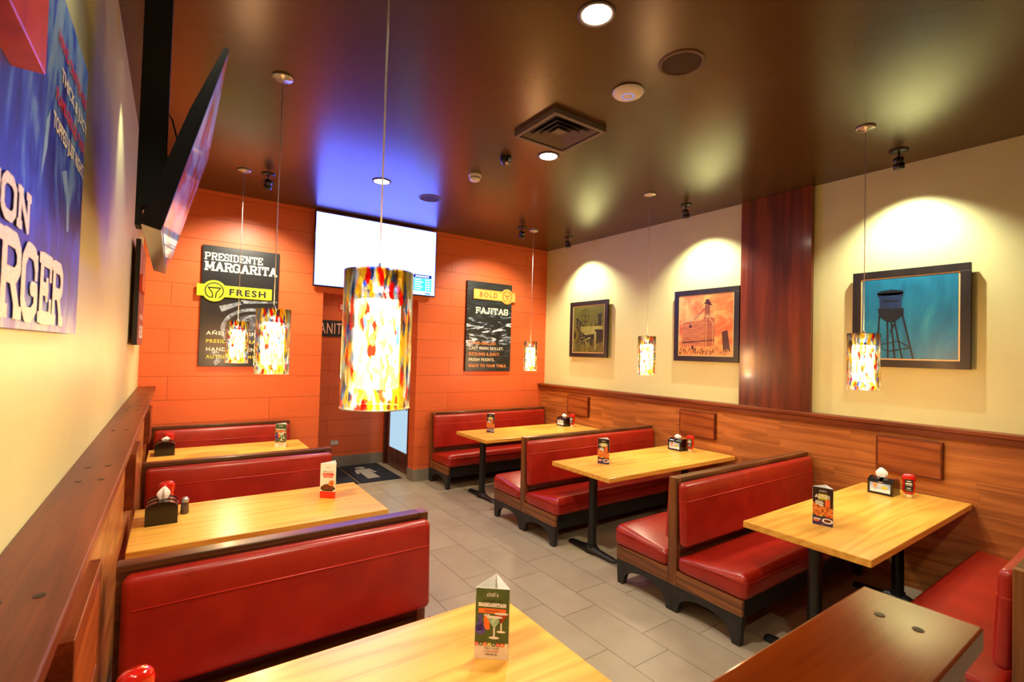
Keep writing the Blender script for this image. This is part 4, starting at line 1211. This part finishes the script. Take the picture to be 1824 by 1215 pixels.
# floor mats before the door
def floor_mat(x0, x1, y0, y1, fig, label):
    t = thing('floor_mat', label, 'floor mat', ((x0 + x1) / 2, (y0 + y1) / 2, 0), 0, 'restroom floor mats')
    w, h = (x1 - x0) / 2, (y1 - y0) / 2
    MB().box(-w, w, -h, h, 0, .006, .002).build('rubber_edge', 'mat_edge', t)
    MB().box(-w + .02, w - .02, -h + .02, h - .02, .006, .010).build('carpet', 'mat', t)
    b = MB(); z = .0108
    # standing figure lying along +x, head towards the far side
    b.disc((-.05, .30), .075, z, 0, 20)
    b.flat([(-.16, .2), (.06, .2), (.10, -.05), (.05, -.05), (.03, .08), (.04, -.36), (-.14, -.36), (-.13, .08), (-.15, -.05), (-.2, -.05)], z, 0)
    b.build('figure', 'mat_fig', t, fixn=False)
    return t
floor_mat(2.17, 2.765, 6.62, 7.70, 1, 'dark mat with a beige person figure before the niche door')
floor_mat(1.56, 2.155, 6.62, 7.70, 1, 'dark mat at the left of the niche, partly behind the booth')

# ------------------------------------------------------------------ framed pictures
def picture(yc, zc, W, H, label, mats, art):
    t = thing('framed_picture', label, 'framed picture', mw=RIGHTF(yc, zc, XR - .001))
    f = .062
    b = MB()
    D0, D1 = .03, .062
    for (x0, x1, y0, y1) in ((-W / 2, W / 2, -H / 2, -H / 2 + f), (-W / 2, W / 2, H / 2 - f, H / 2), (-W / 2, -W / 2 + f, -H / 2 + f, H / 2 - f), (W / 2 - f, W / 2, -H / 2 + f, H / 2 - f)):
        b.box(x0, x1, y0, y1, D0, D1, .002)
    b.box(-W / 2 + .1, W / 2 - .1, -H / 2 + .1, H / 2 - .1, 0, D0)
    b.build('frame', 'dark_wood_frame', t)
    w, h = W / 2 - f, H / 2 - f
    b = MB(); b.flat([(-w, -h), (w, -h), (w, h), (-w, h)], .054); b.build('liner', 'liner', t, fixn=False)
    w -= .012; h -= .012
    b = MB(); b.flat([(-w, -h), (w, -h), (w, h), (-w, h)], .0555, 0)
    art(b, w, h)
    b.build('print', mats, t, fixn=False)
GZ = .0563
def tractor(b, w, h):
    z = GZ
    for i in range(12): b.seg((-w, h - .02 - i * .022), (w, h - .02 - i * .022), .003, z, 3)   # clapboard lines
    b.flat([(-w, -h), (w, -h), (w, -h * .62), (-w, -h * .5)], z, 2)
    b.disc((-w * .95, -h * .25), .26, z + .0002, 1, 28, a0=R(-80), a1=R(72), r0=.001)
    for i in range(9):
        q = R(-70 + i * 17); c = (-w * .95, -h * .25)
        b.seg((c[0] + .14 * math.cos(q), c[1] + .14 * math.sin(q)), (c[0] + .25 * math.cos(q + .2), c[1] + .25 * math.sin(q + .2)), .016, z + .0004, 4)
    b.disc((-w * .95, -h * .25), .12, z + .0005, 2, 24, a0=R(-80), a1=R(72), r0=.06)
    b.flat([(-w * .45, .04), (w * .92, .045), (w * .95, -.01), (w * .45, -.07), (-w * .15, -.09), (-w * .5, -.03)], z + .0004, 5)
    b.flat([(w * .45, -.01), (w * .95, -.01), (w * .95, -.2), (w * .5, -.22)], z + .0005, 1)
    b.flat([(-w * .4, -.09), (w * .45, -.08), (w * .45, -.26), (-w * .2, -.24)], z + .0003, 1)
    b.disc((-w * .2, h * .6), .085, z + .0006, 1, 30, r0=.078, ry=.1)
    b.seg((-w * .2, h * .6), (-w * .2, .05), .012, z + .0006, 1); b.seg((-w * .42, h * .62), (w * .02, h * .58), .005, z + .0006, 1); b.seg((-w * .2, h * .85), (-w * .2, h * .35), .005, z + .0006, 1)
    b.flat([(w * .62, .04), (w * .85, .04), (w * .82, .14), (w * .9, .22), (w * .6, .22), (w * .66, .14)], z + .0006, 1)
    b.seg((w * .5, .04), (w * .5, .08), .03, z + .0006, 1); b.seg((w * .2, .04), (w * .2, .09), .012, z + .0006, 1)
    b.seg((w * .48, -.04), (w * .48, -.3), .04, z + .0007, 5)
    b.seg((-.05, -.14), (-.02, -.26), .03, z + .0007, 5); b.seg((-.09, -.17), (.06, -.13), .02, z + .0007, 5)
    b.flat([(-w * .85, h * .5), (-w * .62, h * .5), (-w * .68, h * .38), (-w * .68, h * .2), (-w * .78, h * .2), (-w * .78, h * .38)], z + .0006, 1)
    rr = random.Random(3)
    for i in range(150):
        x = rr.uniform(-w, w * .98); y = -h + rr.uniform(0, .12)
        x2 = max(-w, min(w, x + rr.uniform(-.02, .02))); b.seg((x, y), (x2, y + rr.uniform(.03, .1)), .006, z + .0009 + i * 1e-6, rr.choice((2, 5, 4)), .002)
picture(5.30, 2.228, .80, .84, 'framed green photo of an old tractor, leftmost of the three pictures',
        [printm('green wall photo', [(.3, (74, 76, 30)), (.7, (112, 112, 52))], 6, (1, 12, 1)), printm('tractor dark', [(.3, (26, 30, 26)), (.7, (54, 52, 36))], 14),
         printm('dry grass photo', [(.3, (66, 62, 20)), (.7, (112, 104, 44))], 30), printm('clapboard shade', [(.3, (60, 64, 26)), (.7, (84, 84, 38))], 6),
         printm('tyre lug photo', [(.3, (84, 82, 44)), (.7, (108, 104, 60))], 10), printm('pale metal photo', [(.3, (124, 124, 62)), (.7, (156, 154, 86))], 10)], tractor)
def barn(b, w, h):
    z = GZ
    b.flat([(-w, -h), (w, -h), (w, -h * .62), (w * .2, -h * .7), (-w, -h * .68)], z, 5)
    wall = [(-w * .9, -h * .72), (w * .36, -h * .68), (w * .36, h * .22), (w * .0, h * .3), (-w * .88, h * .12)]
    b.flat(wall, z + .0002, 1)
    b.flat([(-w * .0, -h * .72), (w * .36, -h * .68), (w * .36, h * .22), (-w * .0, h * .3)], z + .0003, 4)
    b.flat([(-w * .92, h * .1), (-w * .1, h * .18), (0, h * .4), (-w * .25, h * .36)], z + .0004, 2)
    b.flat([(-w * .02, h * .28), (w * .1, h * .44), (w * .2, h * .4), (w * .38, h * .22)], z + .0004, 2)
    for i in range(12):
        y = -h * .6 + i * h * .065
        b.seg((-w * .88, y), (w * .35, y + .004), .003, z + .0005, 3)
    b.flat([(-w * .0, h * .36), (w * .18, h * .36), (w * .15, h * .72), (w * .04, h * .72)], z + .0006, 4)
    for x in (-w * .0, w * .06, w * .12, w * .18): b.seg((x, h * .2), (x * .8 + w * .02, h * .74), .008, z + .0008, 3)
    b.seg((-w * .03, h * .74), (w * .22, h * .74), .018, z + .0008, 3); b.seg((w * .02, h * .82), (w * .16, h * .8), .03, z + .0008, 3); b.seg((w * .12, h * .7), (w * .26, h * .66), .014, z + .0008, 3)
    b.seg((-w * .4, h * .2), (w * .0, h * .56), .008, z + .0008, 3); b.seg((w * .1, h * .3), (w * .34, h * .0), .012, z + .0008, 2)
    b.seg((w * .05, -h * .9), (w * .06, h * .3), .008, z + .0009, 2); b.seg((w * .3, -h * .7), (w * .3, h * .15), .006, z + .0009, 2)
    b.seg((-w * .88, -h * .58), (w * .36, -h * .5), .012, z + .0009, 3); b.seg((w * .26, h * .2), (w * .26, h * .55), .003, z + .0009, 3)
    b.flat([(-w * .6, -h * .08), (-w * .5, -h * .08), (-w * .5, h * .02), (-w * .6, h * .02)], z + .001, 3)
    b.flat([(-w * .5, -h * .82), (-w * .42, -h * .82), (-w * .42, -h * .68), (-w * .5, -h * .68)], z + .001, 3)
    b.flat([(w * .68, -h * .88), (w * .93, -h * .86), (w * .82, -h * .18), (w * .62, -h * .24)], z + .001, 3)
    rr = random.Random(5)
    for i in range(130):
        x = rr.uniform(-w, w * .9); y = -h + rr.uniform(0.0, .06)
        x2 = max(-w, min(w, x + rr.uniform(-.02, .02))); b.seg((x, y), (x2, y + rr.uniform(.02, .06)), .008, z + .0012 + i * 1e-6, rr.choice((3, 5, 3, 2)), .003)
picture(3.355, 2.228, .84, .85, 'framed orange photo of a wooden grain barn, middle of the three pictures',
        [printm('orange sky photo', [(.25, (164, 70, 36)), (.45, (214, 112, 56)), (.6, (244, 168, 92)), (.75, (250, 204, 130))], 3.2, (1, 1.6, 1), .3, .35, 1.0),
         printm('barn boards photo', [(.3, (170, 96, 50)), (.7, (214, 142, 84))], 9, (1, 6, 1)), printm('barn roof photo', [(.3, (206, 132, 80)), (.7, (240, 176, 116))], 9),
         printm('barn dark photo', [(.3, (52, 24, 14)), (.7, (84, 42, 24))], 12), printm('barn side photo', [(.3, (150, 80, 42)), (.7, (186, 112, 64))], 9, (1, 6, 1)),
         printm('barn grass photo', [(.3, (196, 120, 60)), (.7, (236, 172, 100))], 20)], barn)
def tower(b, w, h):
    z = GZ
    cx, T = -.12, .09
    b.disc((cx, .222), T * 1.06, z + .0004, 1, 30, ry=.026)
    b.flat([(cx - T * 1.04, .222), (cx - T * .95, .19), (cx + T * .98, .186), (cx + T * 1.06, .222)], z + .0004, 1)
    b.flat([(cx - T * .86, .20), (cx - T * .84, .085), (cx + T * .9, .08), (cx + T * .92, .198)], z + .0006, 2)
    b.flat([(cx - T * .6, .16), (cx + T * .66, .156), (cx + T * .66, .14), (cx - T * .6, .144)], z + .0009, 1)
    b.flat([(cx - T * .97, .09), (cx + T * 1.05, .085), (cx + T * 1.08, .05), (cx + T * .85, .01), (cx + T * .45, -.025), (cx + T * .1, -.034), (cx - T * .4, -.02), (cx - T * .75, .01), (cx - T * .95, .05)], z + .0008, 1)
    b.seg((cx, .24), (cx, .262), .004, z + .0004, 1)
    legs = [((cx - T * .85, .03), (cx - .092, -h)), ((cx - T * .2, -.02), (cx - .012, -h)), ((cx + T * .35, -.02), (cx + .088, -h)), ((cx + T * .95, .04), (cx + .163, -h))]
    for a, c in legs: b.seg(a, c, .013, z + .0008, 1)
    b.seg((cx + .01, -.03), (cx + .036, -h), .013, z + .0009, 1)
    def at(i, y):
        a, c = legs[i]; k = (y - a[1]) / (c[1] - a[1]); return (a[0] + (c[0] - a[0]) * k, y)
    b.seg(at(0, -.23), at(1, -.285), .007, z + .001, 1); b.seg(at(1, -.285), at(3, -.25), .008, z + .001, 1); b.seg(at(0, -.23), at(2, -.195), .007, z + .001, 1); b.seg(at(2, -.195), at(3, -.25), .007, z + .001, 1)
    b.seg((cx + .03, -.05), (cx + .004, -.12), .012, z + .001, 1)
picture(1.452, 2.232, .80, .84, 'framed blue photo of a water tower, rightmost of the three pictures',
        [printm('blue sky photo', [(.3, (10, 92, 128)), (.5, (14, 118, 160)), (.68, (40, 140, 172)), (.8, (96, 160, 160))], 1.8, (2.2, .8, 1), 0, .4, 1.8, 4, 0),
         printm('tower dark photo', [(.3, (16, 24, 38)), (.7, (26, 38, 54))], 12), printm('tower tank photo', [(.3, (20, 44, 84)), (.7, (34, 66, 112))], 12)], tower)
